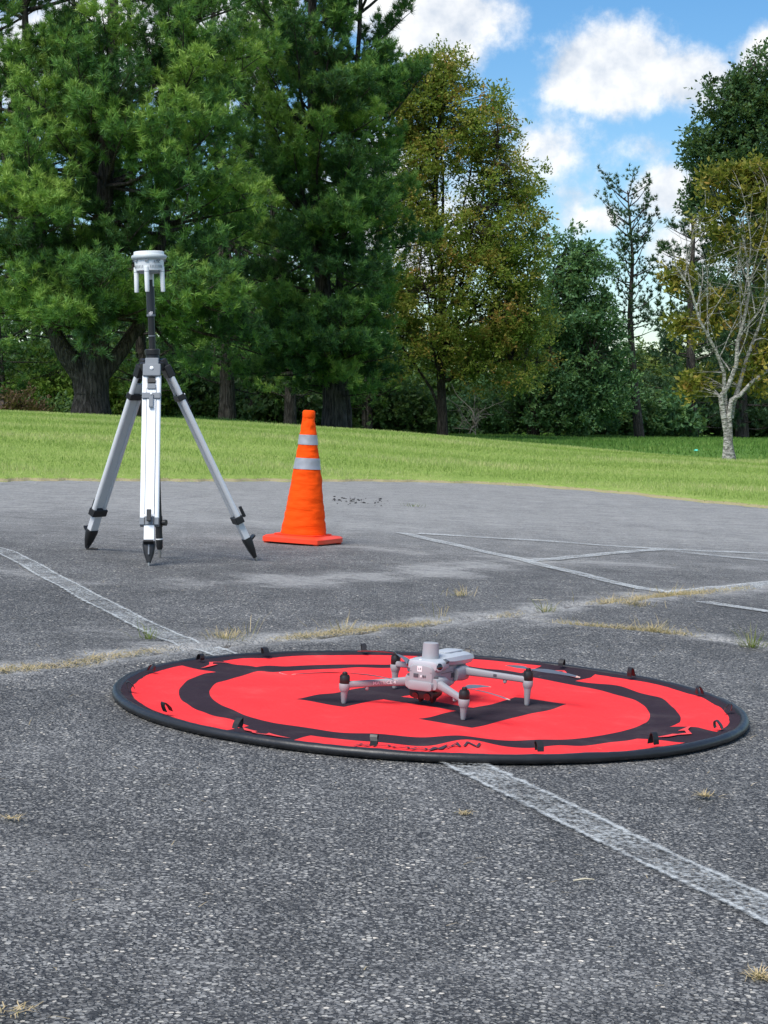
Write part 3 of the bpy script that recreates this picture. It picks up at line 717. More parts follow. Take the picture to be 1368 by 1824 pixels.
csec(0.392, 0.452, 0.0065, SILVER, 'reflective_band', out_=0.0026)
csec(0.520, 0.575, 0.0065, SILVER, 'reflective_band', out_=0.0026)
MB().lathe([(0.031, 0.655), (0.0335, 0.660), (0.0335, 0.690), (0.031, 0.6945), (0.029, 0.698), (0.020, 0.700), (0, 0.700)], 32, (0.003, 0, 0)).build('cap', ORANGE, cone, True)

# ================================================================ survey tripod and the receiver pole through it
ALU = plain('brushed_aluminium', (0.70, 0.71, 0.73), 0.40, metal=0.2, var=0.06, scale=40)
ALUW = plain('lit_white_aluminium', (0.86, 0.88, 0.90), 0.42, var=0.03, scale=15)  # whiter copy of the leg metal, the light on the front leg painted in
GREYC = plain('grey_clamp_plastic', (0.17, 0.19, 0.215), 0.5, var=0.1)
STEEL = plain('worn_steel', (0.42, 0.41, 0.39), 0.45, metal=0.8, var=0.2, scale=90)
P_tip = np.array([-1.013, 8.10, lotz(-1.013)])
P_top = at(265, 448, 8.07)
pdir = nrm(P_top - P_tip); PL = np.linalg.norm(P_top - P_tip)
def on_pole(py):
    """distance along the pole of photograph row py"""
    best = min(np.linspace(0, PL, 2000), key=lambda t: abs((912 - FPX * ((P_tip + pdir * t)[2] - HC + (P_tip + pdir * t)[1] * math.tan(PITCH)) / ((P_tip + pdir * t)[1]) / 1.0) - py))
    return best
T = lambda py: on_pole(py)
tripod = empty('survey_tripod', P_tip); tag(tripod, 'silver aluminium survey tripod with black feet standing on the asphalt', 'tripod')
off = P_tip
feet = [np.array([-1.396, 8.39, lotz(-1.396)]), np.array([-1.016, 7.732, lotz(-1.016)]), np.array([-0.588, 8.26, lotz(-0.588)])]
hd = P_tip + pdir * T(650)
MB().lathe([(0.050, -0.028), (0.056, -0.020), (0.058, 0.006), (0.052, 0.012), (0.036, 0.015), (0.030, 0.030), (0.030, 0.044), (0.034, 0.046), (0.034, 0.066), (0.030, 0.070), (0.018, 0.071)], 36, hd, pdir).build('head', BLACKP, tripod, True, off=off)
for i, ft in enumerate(feet):
    hz = ft - hd; hz = nrm(np.array([hz[0], hz[1], 0]))
    w = np.array([-hz[1], hz[0], 0])                        # across the leg
    h0 = hd + hz * 0.058 + np.array([0, 0, -0.012])
    a = ft - h0; L = np.linalg.norm(a); a = a / L
    n = np.cross(w, a); n = n if np.dot(n, hz) > 0 else -n  # outward face
    fm = ALUW if i == 1 else ALU  # only the camera-facing leg takes the lit copy
    pt = lambda t: h0 + a * L * t
    leg = MB()
    for s in (-1, 1):
        leg.tube([pt(0.045) + w * s * 0.0285, pt(0.775) + w * s * 0.0285], 0.0098, 12, flat=1.35)
    leg.box(pt(0.425) + n * 0.004, w * 0.022, n * 0.008, a * L * 0.335)
    lo = leg.build('leg', fm, tripod, True, off=off)
    for s in (-1, 1):
        MB().box(pt(0.43) + w * s * 0.0205 + n * 0.0122, w * 0.0012, n * 0.0006, a * L * 0.32).build('groove', GREYC, lo, off=off)
    MB().box(pt(0.02) + n * 0.001, w * 0.0395, n * 0.017, a * 0.029).box(pt(-0.02), w * 0.030, n * 0.014, a * 0.022).build('hinge_block', GREYC if i == 1 else BLACKP, lo, bevel=0.004, off=off)
    MB().lathe([(0.0085, 0), (0.0085, 0.003), (0.005, 0.0055), (0, 0.006)], 16, pt(0.012) + n * 0.0175, n).build('hinge_bolt', WHITE, lo, True, off=off)
    MB().box(pt(0.075) + n * 0.014, w * 0.017, n * 0.004, a * 0.010).build('web_recess', BLACKP, lo, bevel=0.001, off=off)
    MB().box(pt(0.105) + n * 0.0155, w * 0.018, n * 0.003, a * 0.012).build('rivet_plate', GREYC, lo, bevel=0.001, off=off)
    cl = MB().box(pt(0.152), w * 0.0400, n * 0.0175, a * 0.014).build('strap_clamp', GREYC if i == 1 else BLACKP, lo, bevel=0.003, off=off)
    MB().box(pt(0.180) + n * 0.021, w * 0.0095, n * 0.0045, a * 0.030).box(pt(0.208) + n * 0.0225, w * 0.0098, n * 0.005, a * 0.007).build('clamp_lever', GREYC if i == 1 else BLACKP, cl, bevel=0.002, off=off)
    MB().lathe([(0.0045, 0), (0.004, 0.004), (0, 0.005)], 12, pt(0.148) + n * 0.0255, n).build('clamp_rivet', WHITE, cl, True, off=off)
    cl = MB().box(pt(0.785), w * 0.0415, n * 0.019, a * 0.017).build('leg_clamp', GREYC if i == 1 else BLACKP, lo, bevel=0.003, off=off)
    if i == 1:
        for s in (-1, 1): MB().box(pt(0.785) + n * 0.0205 + w * s * 0.02, w * 0.0015, n * 0.0006, a * 0.016).build('clamp_seam', BLACKP, cl, off=off)
    sdw = w if i != 1 else -w
    MB().tube([pt(0.785) + n * 0.018, pt(0.775) + n * 0.038], 0.005, 10).box(pt(0.762) + n * 0.037, w * 0.010, n * 0.006, a * 0.026).build('clamp_lever', BLACKP, cl, bevel=0.002, off=off)
    MB().box(pt(0.845), w * 0.0225, n * 0.0145, a * L * 0.060).build('lower_section', fm, lo, bevel=0.003, off=off)
    V = []; F = []
    for t, hw, hn, on in ((0.882, 0.0275, 0.019, 0.0), (0.898, 0.0285, 0.020, 0.001), (0.945, 0.021, 0.015, 0.0), (0.985, 0.0085, 0.0085, 0.0)):
        c_ = pt(t) + n * on
        for k in range(16):
            b = 2 * math.pi * k / 16
            V.append(c_ + w * hw * math.copysign(abs(math.cos(b)) ** 0.5, math.cos(b)) + n * hn * math.copysign(abs(math.sin(b)) ** 0.5, math.sin(b)))
    for j in range(3):
        for k in range(16): q, r_ = j * 16 + k, j * 16 + (k + 1) % 16; F.append((q, r_, r_ + 16, q + 16))
    F.append(tuple(range(16))[::-1]); F.append(tuple(range(48, 64)))
    fo = MB().add(V, F).box(pt(0.893) + n * 0.026, w * 0.022, n * 0.014 - a * 0.006, a * 0.004).build('foot', BLACKP, lo, True, off=off)
    if i == 1: MB().box(pt(0.925) + n * 0.0205, w * 0.003, n * 0.001, a * 0.022).build('foot_slot', GREYC, fo, off=off)
    MB().tube([pt(0.975), pt(0.988), pt(1.004)], [0.0065, 0.006, 0.0022], 12).build('spike', STEEL, fo, True, off=off)
    if i == 0:
        MB().tube([pt(0.955) - n * 0.01, pt(0.985) - n * 0.012 + w * 0.01, ft + np.array([0.035, -0.02, 0.010]), ft + np.array([0.06, -0.025, 0.008])], [0.007, 0.007, 0.008, 0.006], 10, flat=0.6).build('hanging_strap', BLACKP, lo, True, off=off)
# receiver on its pole
pole = empty('receiver_pole', P_tip); tag(pole, 'black survey pole carrying a white satellite receiver, standing through the tripod', 'survey receiver')
pp = lambda py: P_tip + pdir * T(py)
MB().tube([P_tip + pdir * 0.0, P_tip + pdir * 0.012, P_tip + pdir * 0.045], [0.0015, 0.006, 0.009], 14).build('spike', STEEL, pole, True, off=off)
MB().tube([P_tip + pdir * 0.043, P_tip + pdir * 0.055, P_tip + pdir * 0.088], [0.011, 0.015, 0.0155], 18).build('pole_shoe', BLACKP, pole, True, off=off)
MB().tube([P_tip + pdir * 0.088, P_tip + pdir * 0.093], 0.0162, 18).build('white_ring', WHITE, pole, True, off=off)
MB().tube([P_tip + pdir * 0.093, pp(562)], 0.0150, 20).build('lower_tube', BLACKP, pole, True, off=off)
kn = P_tip + pdir * 0.165
MB().tube([kn, kn + np.array([0.030, -0.01, 0])], 0.006, 10).tube([kn + np.array([0.022, -0.008, 0]), kn + np.array([0.036, -0.013, 0])], 0.014, 14).build('locking_knob', BLACKP, pole, True, off=off)
MB().tube([kn - pdir * 0.02, kn + pdir * 0.03], 0.0178, 18).build('lock_collar', BLACKP, pole, True, off=off)
DARKB = plain('slate_black_tube', (0.022, 0.026, 0.034), 0.42, var=0.1)
up_ = MB().tube([pp(563), pp(512)], 0.0190, 24).build('upper_tube', DARKB, pole, True, off=off)
MB().tube([pp(564.5), pp(561)], 0.0197, 24).build('tube_ring', GREYC, up_, True, off=off)
MB().tube([pp(600), pp(598)], 0.0165, 20).build('tube_ring', GREYC, up_, True, off=off)
MB().tube([pp(514), pp(500)], 0.0120, 18).build('neck', BLACKP, pole, True, off=off)
text_obj('dji', 0.019, pp(559) + np.array([0.0, -0.0202, 0]), (1, 0, 0), pdir, GTEXT, 'tube_lettering', up_, shear=0.2, bold=0.0004).location = (0, 0, 0)
for o_ in [c_ for c_ in up_.children if c_.name.startswith('tube_lettering')]:
    for v in o_.data.vertices: v.co -= Vector(off)
RW = plain('white_receiver_plastic', (0.84, 0.87, 0.88), 0.4, var=0.03); RG = plain('grey_receiver_rim', (0.46, 0.51, 0.52), 0.5, var=0.05); RD = plain('receiver_vent_grey', (0.27, 0.30, 0.32), 0.6)
q0 = T(483); cz = lambda py: T(py) - q0
rc = P_tip + pdir * q0
rec = MB().lathe([(0.048, cz(485)), (0.0615, cz(484)), (0.064, cz(476)), (0.0665, cz(465)), (0.066, cz(463))], 40, rc, pdir).build('receiver_body', RW, pole, True, off=off)
MB().lathe([(0.068, cz(466)), (0.0755, cz(464)), (0.079, cz(461.5)), (0.079, cz(459)), (0.075, cz(456.8)), (0.066, cz(456))], 40, rc, pdir).build('receiver_rim', RG, rec, True, off=off)
MB().lathe([(0.0685, cz(458)), (0.0672, cz(451)), (0.062, cz(447.3)), (0.045, cz(445.2)), (0.02, cz(444.5)), (0, cz(444.4))], 40, rc, pdir).build('receiver_cap', RW, rec, True, off=off)
MB().lathe([(0.045, cz(489)), (0.052, cz(485.5)), (0.050, cz(484))], 32, rc, pdir).build('receiver_underside', RD, rec, True, off=off)
e1 = nrm(np.array([1, 0, 0]) - pdir * pdir[0]); e2 = np.cross(pdir, e1)
for ang in (-95, -12, 90, 188):
    d = e1 * math.cos(R(ang)) + e2 * math.sin(R(ang)); t_ = np.cross(pdir, d)
    c0 = rc + d * 0.058
    st = MB()
    st.tube([c0 + pdir * cz(478), c0 + pdir * cz(500) + d * 0.001, c0 + pdir * cz(520.5) + d * 0.002, c0 + pdir * cz(522) + d * 0.002], [0.0112, 0.0105, 0.0100, 0.0085], 16).build('antenna_rod', RW, rec, True, off=off)
    MB().tube([c0 + pdir * cz(487), c0 + pdir * cz(485.5)], 0.0118, 16).build('rod_collar', RG, rec, True, off=off)
for a0, a1 in ((-170, -110), (-78, -25)):
    for k in range(9):
        a = R(a0 + (a1 - a0) * k / 8); d = e1 * math.cos(a) + e2 * math.sin(a); t_ = np.cross(pdir, d)
        MB().box(rc + d * 0.0638 + pdir * cz(477.5), t_ * 0.0011, d * 0.0015, pdir * 0.0062).build('vent_slot', RD, rec, off=off)
for a in (-140, -92, -45, 0, 180):
    d = e1 * math.cos(R(a)) + e2 * math.sin(R(a)); t_ = np.cross(pdir, d)
    MB().box(rc + d * 0.068 + pdir * cz(466.5), t_ * 0.008, d * 0.004, pdir * 0.0055).build('rim_lug', RD, rec, bevel=0.002, off=off)
a = R(-52); d = e1 * math.cos(a) + e2 * math.sin(a); t_ = np.cross(pdir, d)
text_obj('RTK', 0.017, rc + d * 0.0672 + pdir * cz(470.0), t_, pdir, RD, 'receiver_lettering', rec, bold=0.0004)
for o_ in [c_ for c_ in rec.children if c_.name.startswith('receiver_lettering')]:
    for v in o_.data.vertices: v.co -= Vector(off)

# ================================================================ vegetation
def blades(rs, P, D, L, Wd, spread, n, v0, vj=0.12):
    """n narrow triangles fanned round direction D from each point P"""
    N = len(P) * n
    P = np.repeat(P, n, 0); D = np.repeat(D, n, 0); v0 = np.repeat(v0, n)
    d = D + spread * rs.normal(size=(N, 3)); d /= np.linalg.norm(d, axis=1)[:, None] + 1e-9
    s = np.cross(d, rs.normal(size=(N, 3))); s /= np.linalg.norm(s, axis=1)[:, None] + 1e-9
    l = (L * rs.uniform(0.7, 1.25, N))[:, None]; w = (Wd * rs.uniform(0.7, 1.3, N))[:, None]
    base = P + rs.normal(size=(N, 3)) * L * 0.12
    V = np.stack([base - s * w * 0.5, base + s * w * 0.5, base + d * l], 1).reshape(-1, 3)
    vv = np.repeat(np.clip(v0 + rs.normal(size=N) * vj, 0, 1), 3)
    return V, np.arange(3 * N, dtype=np.int32).reshape(-1, 3), vv

def leaves(rs, P, D, size, v0, vj=0.1, aspect=0.55):
    """one folded leaf (two triangles) at each P, pointing along D"""
    N = len(P)
    d = D / (np.linalg.norm(D, axis=1)[:, None] + 1e-9)
    s = np.cross(d, rs.normal(size=(N, 3)) * 0.8 + np.array([0, 0, 1.0])); s /= np.linalg.norm(s, axis=1)[:, None] + 1e-9
    nn_ = np.cross(d, s)
    l = (size * rs.uniform(0.65, 1.3, N))[:, None]; w = l * aspect
    mid = P + d * l * 0.45
    V = np.stack([P, mid - s * w * 0.5 + nn_ * w * 0.15, P + d * l - nn_ * l * 0.12, mid + s * w * 0.5 + nn_ * w * 0.15], 1).reshape(-1, 3)
    b = np.arange(N, dtype=np.int32)[:, None] * 4
    F = np.concatenate([b + np.array([[0, 1, 2]]), b + np.array([[0, 2, 3]])], 0)
    return V, F.astype(np.int32), np.repeat(np.clip(v0 + rs.normal(size=N) * vj, 0, 1), 4)

class Wood:
    """branches of one tree, gathered as tubes in one mesh"""
    def __init__(s): s.V = []; s.F = []; s.n = 0
    def tube(s, pts, r0, r1, n=6, flare=0.0, rough=0.0, rs=None):
        pts = np.asarray(pts, float); m = len(pts)
        t = np.linspace(0, 1, m); rad = r0 + (r1 - r0) * t
        if flare: rad = rad + flare * np.exp(-t * m / 1.6)
        d = np.gradient(pts, axis=0); d /= np.linalg.norm(d, axis=1)[:, None] + 1e-9
        ref = np.array([0.31, 0.95, 0.05]); u = np.cross(d, ref); u /= np.linalg.norm(u, axis=1)[:, None] + 1e-9; w = np.cross(d, u)
        a = np.arange(n) * 2 * math.pi / n
        rr_ = rad[:, None] * np.ones((1, n))
        if rough and rs is not None: rr_ = rr_ * (1 + rough * rs.normal(size=(1, n)) + rough * 0.5 * rs.normal(size=(m, n)))
        V = pts[:, None, :] + rr_[:, :, None] * (np.cos(a)[None, :, None] * u[:, None, :] + np.sin(a)[None, :, None] * w[:, None, :])
        q = (np.arange(m - 1)[:, None] * n + np.arange(n)[None, :]); q2 = (np.arange(m - 1)[:, None] * n + (np.arange(n)[None, :] + 1) % n)
        s.V.append(V.reshape(-1, 3)); s.F.append(np.stack([q, q2, q2 + n, q + n], -1).reshape(-1, 4) + s.n); s.n += m * n
    def mesh(s, name, off): return np_mesh(name, np.concatenate(s.V) - off, np.concatenate(s.F), smooth=True)

def curve(p0, d0, L, m, bend, rs, jit=0.05):
    """polyline from p0 along d0, bent by vector bend over its length"""
    p = np.asarray(p0, float); d = nrm(d0); out_ = [p]
    for i in range(m):
        d = nrm(d + np.asarray(bend) / m + rs.normal(size=3) * jit); p = p + d * L / m; out_.append(p)
    return np.array(out_)

def bark(name, c0, c1, scale=1.0, bump=1.0, streak=(26, 26, 3.4)):
    m, nt, out = new_mat(name)
    co = nd(nt, 'TexCoord').outputs['Object']
    mp_ = nd(nt, 'Mapping', {0: co, 3: tuple(x * scale for x in streak)}).outputs[0]
    v = noise_n(nt, mp_, 1.0, 3, 0.6, 0.4)
    n1_ = noise_n(nt, mp_, 3.1, 6, 0.7)
    h = ma(nt, 'ADD', sstep(nt, v, 0.32, 0.68), ma(nt, 'MULTIPLY', n1_, 0.6))
    c = ramp(nt, ma(nt, 'MULTIPLY', h, 0.62), [(0.15, c0), (0.75, c1)])
    b = nd(nt, 'BsdfPrincipled', {'Base Color': c, 'Roughness': 0.92, 'Specular IOR Level': 0.15})
    bn = nd(nt, 'Bump', {'Strength': bump, 'Distance': 0.05, 'Height': h}); nt.links.new(bn.outputs[0], b.inputs['Normal'])
    nt.links.new(b.outputs[0], out.inputs[0]); return m
PBARK = bark('pine_bark', (0.030, 0.026, 0.023), (0.135, 0.118, 0.105))
DBARK = bark('grey_brown_bark', (0.030, 0.025, 0.021), (0.12, 0.10, 0.085), 1.6)
WBARK = bark('pale_lichen_bark', (0.13, 0.125, 0.115), (0.42, 0.415, 0.38), 2.2, 0.7, (6, 6, 9))
TWIG = plain('pale_dead_twig', (0.20, 0.185, 0.16), 0.9)
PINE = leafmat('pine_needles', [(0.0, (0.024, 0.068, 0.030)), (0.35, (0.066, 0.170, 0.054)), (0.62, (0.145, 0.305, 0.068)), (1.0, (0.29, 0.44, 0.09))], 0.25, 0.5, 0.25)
PINED = leafmat('dark_blue_green_needles', [(0.0, (0.018, 0.050, 0.028)), (0.5, (0.040, 0.095, 0.048)), (1.0, (0.085, 0.155, 0.062))], 0.25, 0.5, 0.25)
ELM = leafmat('turning_olive_leaves', [(0.0, (0.085, 0.165, 0.028)), (0.5, (0.22, 0.30, 0.05)), (0.76, (0.40, 0.38, 0.08)), (0.92, (0.48, 0.31, 0.085)), (1.0, (0.38, 0.18, 0.055))], 0.5)
MAPLE = leafmat('deep_green_leaves', [(0.0, (0.045, 0.12, 0.052)), (0.5, (0.10, 0.215, 0.09)), (1.0, (0.19, 0.33, 0.12))], 0.35)
OAKD = leafmat('dark_green_leaves', [(0.0, (0.026, 0.066, 0.028)), (0.5, (0.060, 0.13, 0.048)), (1.0, (0.12, 0.20, 0.065))], 0.3)
CHERRY = leafmat('yellowing_leaves', [(0.0, (0.07, 0.10, 0.015)), (0.4, (0.22, 0.23, 0.035)), (0.7, (0.38, 0.31, 0.06)), (1.0, (0.46, 0.27, 0.075))], 0.42)
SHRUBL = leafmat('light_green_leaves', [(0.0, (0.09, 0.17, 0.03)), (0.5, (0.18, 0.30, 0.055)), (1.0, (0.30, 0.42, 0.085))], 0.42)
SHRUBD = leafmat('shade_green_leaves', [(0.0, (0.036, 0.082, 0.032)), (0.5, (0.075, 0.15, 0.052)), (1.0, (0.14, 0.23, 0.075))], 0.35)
BROWNL = leafmat('brown_dry_leaves', [(0.0, (0.05, 0.03, 0.018)), (0.5, (0.11, 0.065, 0.035)), (1.0, (0.13, 0.11, 0.04))], 0.3)
FARL = leafmat('far_sunlit_tint_leaves', [(0.0, (0.13, 0.19, 0.05)), (0.5, (0.23, 0.29, 0.075)), (1.0, (0.36, 0.38, 0.11))], 0.42)  # sunlight on the far tree put into a yellower leaf colour

def finish(name, label, cat, base, wood, wmat, lv, lmat, group=None, wname='trunk'):
    o = empty(name, base)
    w = link(wname, wood.mesh(wname, base), wmat, o)
    V = np.concatenate([x[0] for x in lv]); vv = np.concatenate([x[2] for x in lv])
    k = 0; Fs = []
    for x in lv: Fs.append(x[1] + k); k += len(x[0])
    link('crown', np_mesh('crown', V - base, np.concatenate(Fs), v=vv), lmat, o)
    return tag(o, label, cat, group)

def pine(label, base, stems, seed, prof, z_lo, z_hi, dz, nl=(4, 6), lmat=None, tuft=15, dens=1.0, nlen=0.12, sub=0.24, drop=-0.05, upturn=0.45, nwid=0.014, group=None, name='pine_tree', bare=0.35, extra=(), wmat=None, skip=0.0):
    """stems: list of (points, r0, r1); prof(z) gives the limb length at height z above the base"""
    rs = np.random.RandomState(seed); wd = Wood(); TP = []; TD = []; TV = []
    base = np.asarray(base, float)
    for pts, r0, r1 in stems:
        wd.tube(pts, r0, r1, 14, flare=r0 * 0.35 if r0 > 0.18 else 0, rough=0.03, rs=rs)
    limbs = []
    for pts, r0, r1 in stems:
        pts = np.asarray(pts); zz = pts[:, 2] - base[2]
        z = max(z_lo, zz[0] + 0.4)
        while z < min(z_hi, zz[-1]):
            k = rs.randint(nl[0], nl[1] + 1); a0 = rs.uniform(0, 6.28)
            for j in range(k):
                zj = z + rs.uniform(-0.15, 0.15)
                p = np.array([np.interp(zj, zz, pts[:, c_]) for c_ in range(3)])
                L = prof(zj) * rs.uniform(0.6, 1.15)
                if L < 0.25 or rs.rand() < skip: continue
                a = a0 + 6.283 * j / k + rs.uniform(-0.4, 0.4)
                limbs.append((p, a, L, drop + rs.uniform(-0.12, 0.2) + 0.5 * smooth01((zj - z_lo) / (z_hi - z_lo + 1e-6)), None))
            z += dz * rs.uniform(0.75, 1.25)
    for p, tgt in extra:                                          # limbs that reach a chosen point
        limbs.append((np.asarray(p, float), None, None, None, np.asarray(tgt, float)))
    for p, a, L, e, tgt in limbs:
        if tgt is None:
            d0 = np.array([math.cos(a), math.sin(a), e]); bend = (0, 0, upturn * rs.uniform(0.4, 1.3))
        else:
            dv = tgt - p; L = np.linalg.norm(dv) * 1.05; d0 = nrm(dv) - np.array([0, 0, 0.2]); bend = (0, 0, 0.42)
        m = max(5, int(L / 0.3)); pl = curve(p, d0, L, m, bend, rs, 0.06)
        wd.tube(pl, 0.012 + 0.014 * L, 0.006, 5)
        tint = np.clip(rs.normal(0.38, 0.23), 0.02, 0.9)
        s0 = max(bare, 1 - 1.7 / L) if tgt is None else max(0.2, 1 - 1.5 / L)
        s = s0 * L
        side = 1
        while s < L:
            t = s / L; i = min(int(t * m), m - 1); q = pl[i] + (pl[i + 1] - pl[i]) * (t * m - i); d = nrm(pl[i + 1] - pl[i])
            side = -side
            hs = nrm(np.cross(d, (0, 0, 1))) * side
            bl = (0.28 + 0.42 * min(L, 3.5) * (1 - t) ** 0.7) * rs.uniform(0.6, 1.15)
            bd = nrm(d * 0.7 + hs * rs.uniform(0.25, 1.0) + np.array([0, 0, rs.uniform(-0.1, 0.95)]))
            mm = max(3, int(bl / 0.12)); bp = curve(q, bd, bl, mm, (0, 0, 0.5), rs, 0.10)
            if bl > 0.5: wd.tube(bp, 0.008, 0.003, 3)
            nt_ = max(3, int(dens * bl / 0.052))
            tt = rs.uniform(0.15, 1.0, nt_); tt[0] = 1.0
            ix = np.minimum((tt * mm).astype(int), mm - 1); fr = (tt * mm - ix)[:, None]
            P_ = bp[ix] * (1 - fr) + bp[ix + 1] * fr; D_ = bp[ix + 1] - bp[ix]; D_ /= np.linalg.norm(D_, axis=1)[:, None]
            tw = D_ * 0.6 + rs.normal(size=(nt_, 3)) * 0.55 + np.array([0, 0, 0.55]); tw /= np.linalg.norm(tw, axis=1)[:, None]
            P_ = P_ + tw * (rs.uniform(0.02, 0.19, nt_) * (tt < 1))[:, None]
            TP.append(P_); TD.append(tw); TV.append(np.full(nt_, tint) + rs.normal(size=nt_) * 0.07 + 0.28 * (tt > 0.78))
            s += sub * rs.uniform(0.7, 1.3)
        TP.append(pl[-1:]); TD.append(nrm(pl[-1] - pl[-2])[None]); TV.append(np.array([tint]))
    P = np.concatenate(TP); D = np.concatenate(TD); TVv = np.concatenate(TV)
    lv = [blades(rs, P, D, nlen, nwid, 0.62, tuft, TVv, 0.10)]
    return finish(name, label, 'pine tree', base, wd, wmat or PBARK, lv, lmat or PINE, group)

def broadleaf(name, label, base, trunk, r0, blobs, ncl, seed, lmat, wmat=None, size=0.10, per=36, spread=0.34, nlimb=9, cat='tree', hmin=0.25, tint=(0.45, 0.18), group=None, limbs=None, thin=None, out_bias=0.45, rtip=0.03, flat=0.8, leafdir=0.0, twig=0.007):
    """blobs: (centre, radii, weight) of the crown; twig clusters fill them and hang on limbs"""
    rs = np.random.RandomState(seed); wd = Wood(); base = np.asarray(base, float)
    trunk = np.asarray(trunk, float)
    if r0 > 0: wd.tube(trunk, r0, max(rtip, r0 * 0.3), 10, flare=r0 * 0.3, rough=0.05, rs=rs)
    wts = np.array([b[2] for b in blobs], float); wts /= wts.sum()
    cl = []
    ctr = [np.asarray(b[0], float) for b in blobs]; rad = [np.asarray(b[1], float) for b in blobs]
    while len(cl) < ncl:
        k = rs.choice(len(blobs), p=wts); u = nrm(rs.normal(size=3)); r = rs.uniform(0, 1) ** out_bias
        p = ctr[k] + rad[k] * u * r
        g = mnoise.noise(Vector(p * 0.9 + seed)) + 0.6 * mnoise.noise(Vector(p * 2.1 + 5 + seed))
        if thin is not None and g < thin + rs.normal() * 0.12: continue
        cl.append(p)
    cl = np.array(cl)
    nodes = [trunk[int(len(trunk) * hmin):]]
    if limbs is None:
        for i in range(nlimb):
            tgt = cl[rs.randint(len(cl))]; j = rs.randint(int(len(trunk) * hmin), len(trunk)); p = trunk[j]
            if tgt[2] < p[2]: 
                lower = [q for q in range(len(trunk)) if trunk[q][2] < tgt[2]]; p = trunk[lower[-1]] if lower else trunk[int(len(trunk) * hmin)]
            t = np.linspace(0, 1, 10)[:, None]; c1 = p + (tgt - p) * 0.5 + np.array([0, 0, 0.18 * np.linalg.norm(tgt - p)])
            pl = (1 - t) ** 2 * p + 2 * t * (1 - t) * c1 + t * t * tgt + rs.normal(size=(10, 3)) * 0.03
            wd.tube(pl, max(0.02, r0 * 0.35), 0.012, 6); nodes.append(pl)
    else:
        for pl, a, b in limbs: wd.tube(pl, a, b, 9, rough=0.06, rs=rs); nodes.append(np.asarray(pl))
    ns = np.concatenate(nodes)
    LP = []; LD = []; LV = []
    for p in cl:
        dd_ = np.linalg.norm(ns - p, axis=1) + 0.6 * np.maximum(0, ns[:, 2] - p[2]); q = ns[np.argmin(dd_)]
        t = np.linspace(0, 1, 5)[:, None]; c1 = (p + q) / 2 + np.array([0, 0, 0.1 * np.linalg.norm(p - q)]) + rs.normal(size=3) * 0.06
        pl = (1 - t) ** 2 * q + 2 * t * (1 - t) * c1 + t * t * p
        if np.linalg.norm(p - q) > 0.1: wd.tube(pl, twig * 1.8, twig * 0.6, 3)
        tv = np.clip(rs.normal(*tint), 0, 1); od = nrm(p - q)
        k = max(3, per // 8); tdirs = rs.normal(size=(k, 3)) * np.array([1, 1, flat]) + od * 0.8; tdirs /= np.linalg.norm(tdirs, axis=1)[:, None]
        n = per; ti = rs.randint(0, k, n); sl = rs.uniform(0.1, 1.0, n) * spread * rs.uniform(0.6, 1.4)
        P_ = p + tdirs[ti] * sl[:, None] + rs.normal(size=(n, 3)) * 0.03
        D_ = tdirs[ti] * 0.7 + rs.normal(size=(n, 3)) * 0.7 + np.array([0, 0, leafdir])
        LP.append(P_); LD.append(D_); LV.append(np.full(n, tv))
    rs2 = np.random.RandomState(seed + 1)
    lv = [leaves(rs2, np.concatenate(LP), np.concatenate(LD), size, np.concatenate(LV))]
    return finish(name, label, cat, base, wd, wmat or DBARK, lv, lmat, group)

def gbase(px, Y):
    x = (px - 684) / FPX * Y
    return np.array([x, Y, float(ground(x, Y)) - 0.03])
def pxline(pts, Y, dy=None):
    return np.array([at(px, py, Y + (dy[i] if dy else 0)) for i, (px, py) in enumerate(pts)])

# ---- the broad forked pine at left
YA = 34.0; bA = gbase(162, YA)
tA = np.array([bA, *[at(*p, YA) for p in ((162, 715), (164, 690), (166, 665))]])
f_ = at(163, 705, YA)
st_c = np.array([f_, at(172, 600, YA + .1), at(180, 480, YA + .3), at(190, 300, YA + .3), at(200, 100, YA + .2), at(205, -150, YA), at(205, -480, YA)])
st_l = np.array([at(158, 700, YA), at(146, 668, YA), at(118, 632, YA - .1), at(98, 595, YA), at(80, 480, YA + .5), at(60, 280, YA + .8), at(45, 50, YA + 1), at(40, -300, YA + 1)])
st_r = np.array([at(168, 700, YA), at(182, 668, YA), at(215, 628, YA + .1), at(250, 575, YA + .4), at(290, 420, YA + .6), at(320, 200, YA + .8), at(335, -60, YA + 1), at(340, -350, YA + 1)])
st_ll = np.array([at(140, 640, YA + .6), at(60, 560, YA + .8), at(20, 400, YA + 1.4), at(0, 200, YA + 1.8), at(-10, -50, YA + 2)])
pA = lambda z: float(np.interp(z, [1.2, 2.2, 3.5, 6, 9, 12, 14.5], [0.9, 1.9, 2.3, 2.3, 2.0, 1.4, 0.3]))
ex = [(at(170, 560, YA), at(*p)) for p in ((120, 520, YA - 2.2), (185, 500, YA - 2.4), (235, 545, YA - 2.0), (150, 575, YA - 2.5), (215, 585, YA - 2.2))]
ex += [(at(280, 480, YA), at(*p)) for p in ((370, 470, YA - 2.0), (420, 545, YA - 2.0), (350, 560, YA - 2.2), (390, 600, YA - 1.6), (440, 585, YA - 1.6))]
ex += [(at(190, 330, YA), at(*p)) for p in ((230, 210, YA - 2.0), (300, 250, YA - 2.2), (360, 260, YA - 2.0), (250, 290, YA - 2.4), (330, 320, YA - 2.2), (420, 300, YA - 1.5))]
ex += [(at(170, 260, YA), at(*p)) for p in ((110, 120, YA - 1.8), (150, 90, YA - 1.6), (170, 140, YA - 2.2), (130, 180, YA - 2))]
ex += [(at(250, 540, YA), at(*p)) for p in ((330, 610, YA - 1.4), (300, 560, YA - 1.9), (410, 640, YA - 1.2), (360, 650, YA - 1.0), (460, 640, YA - 0.6))]
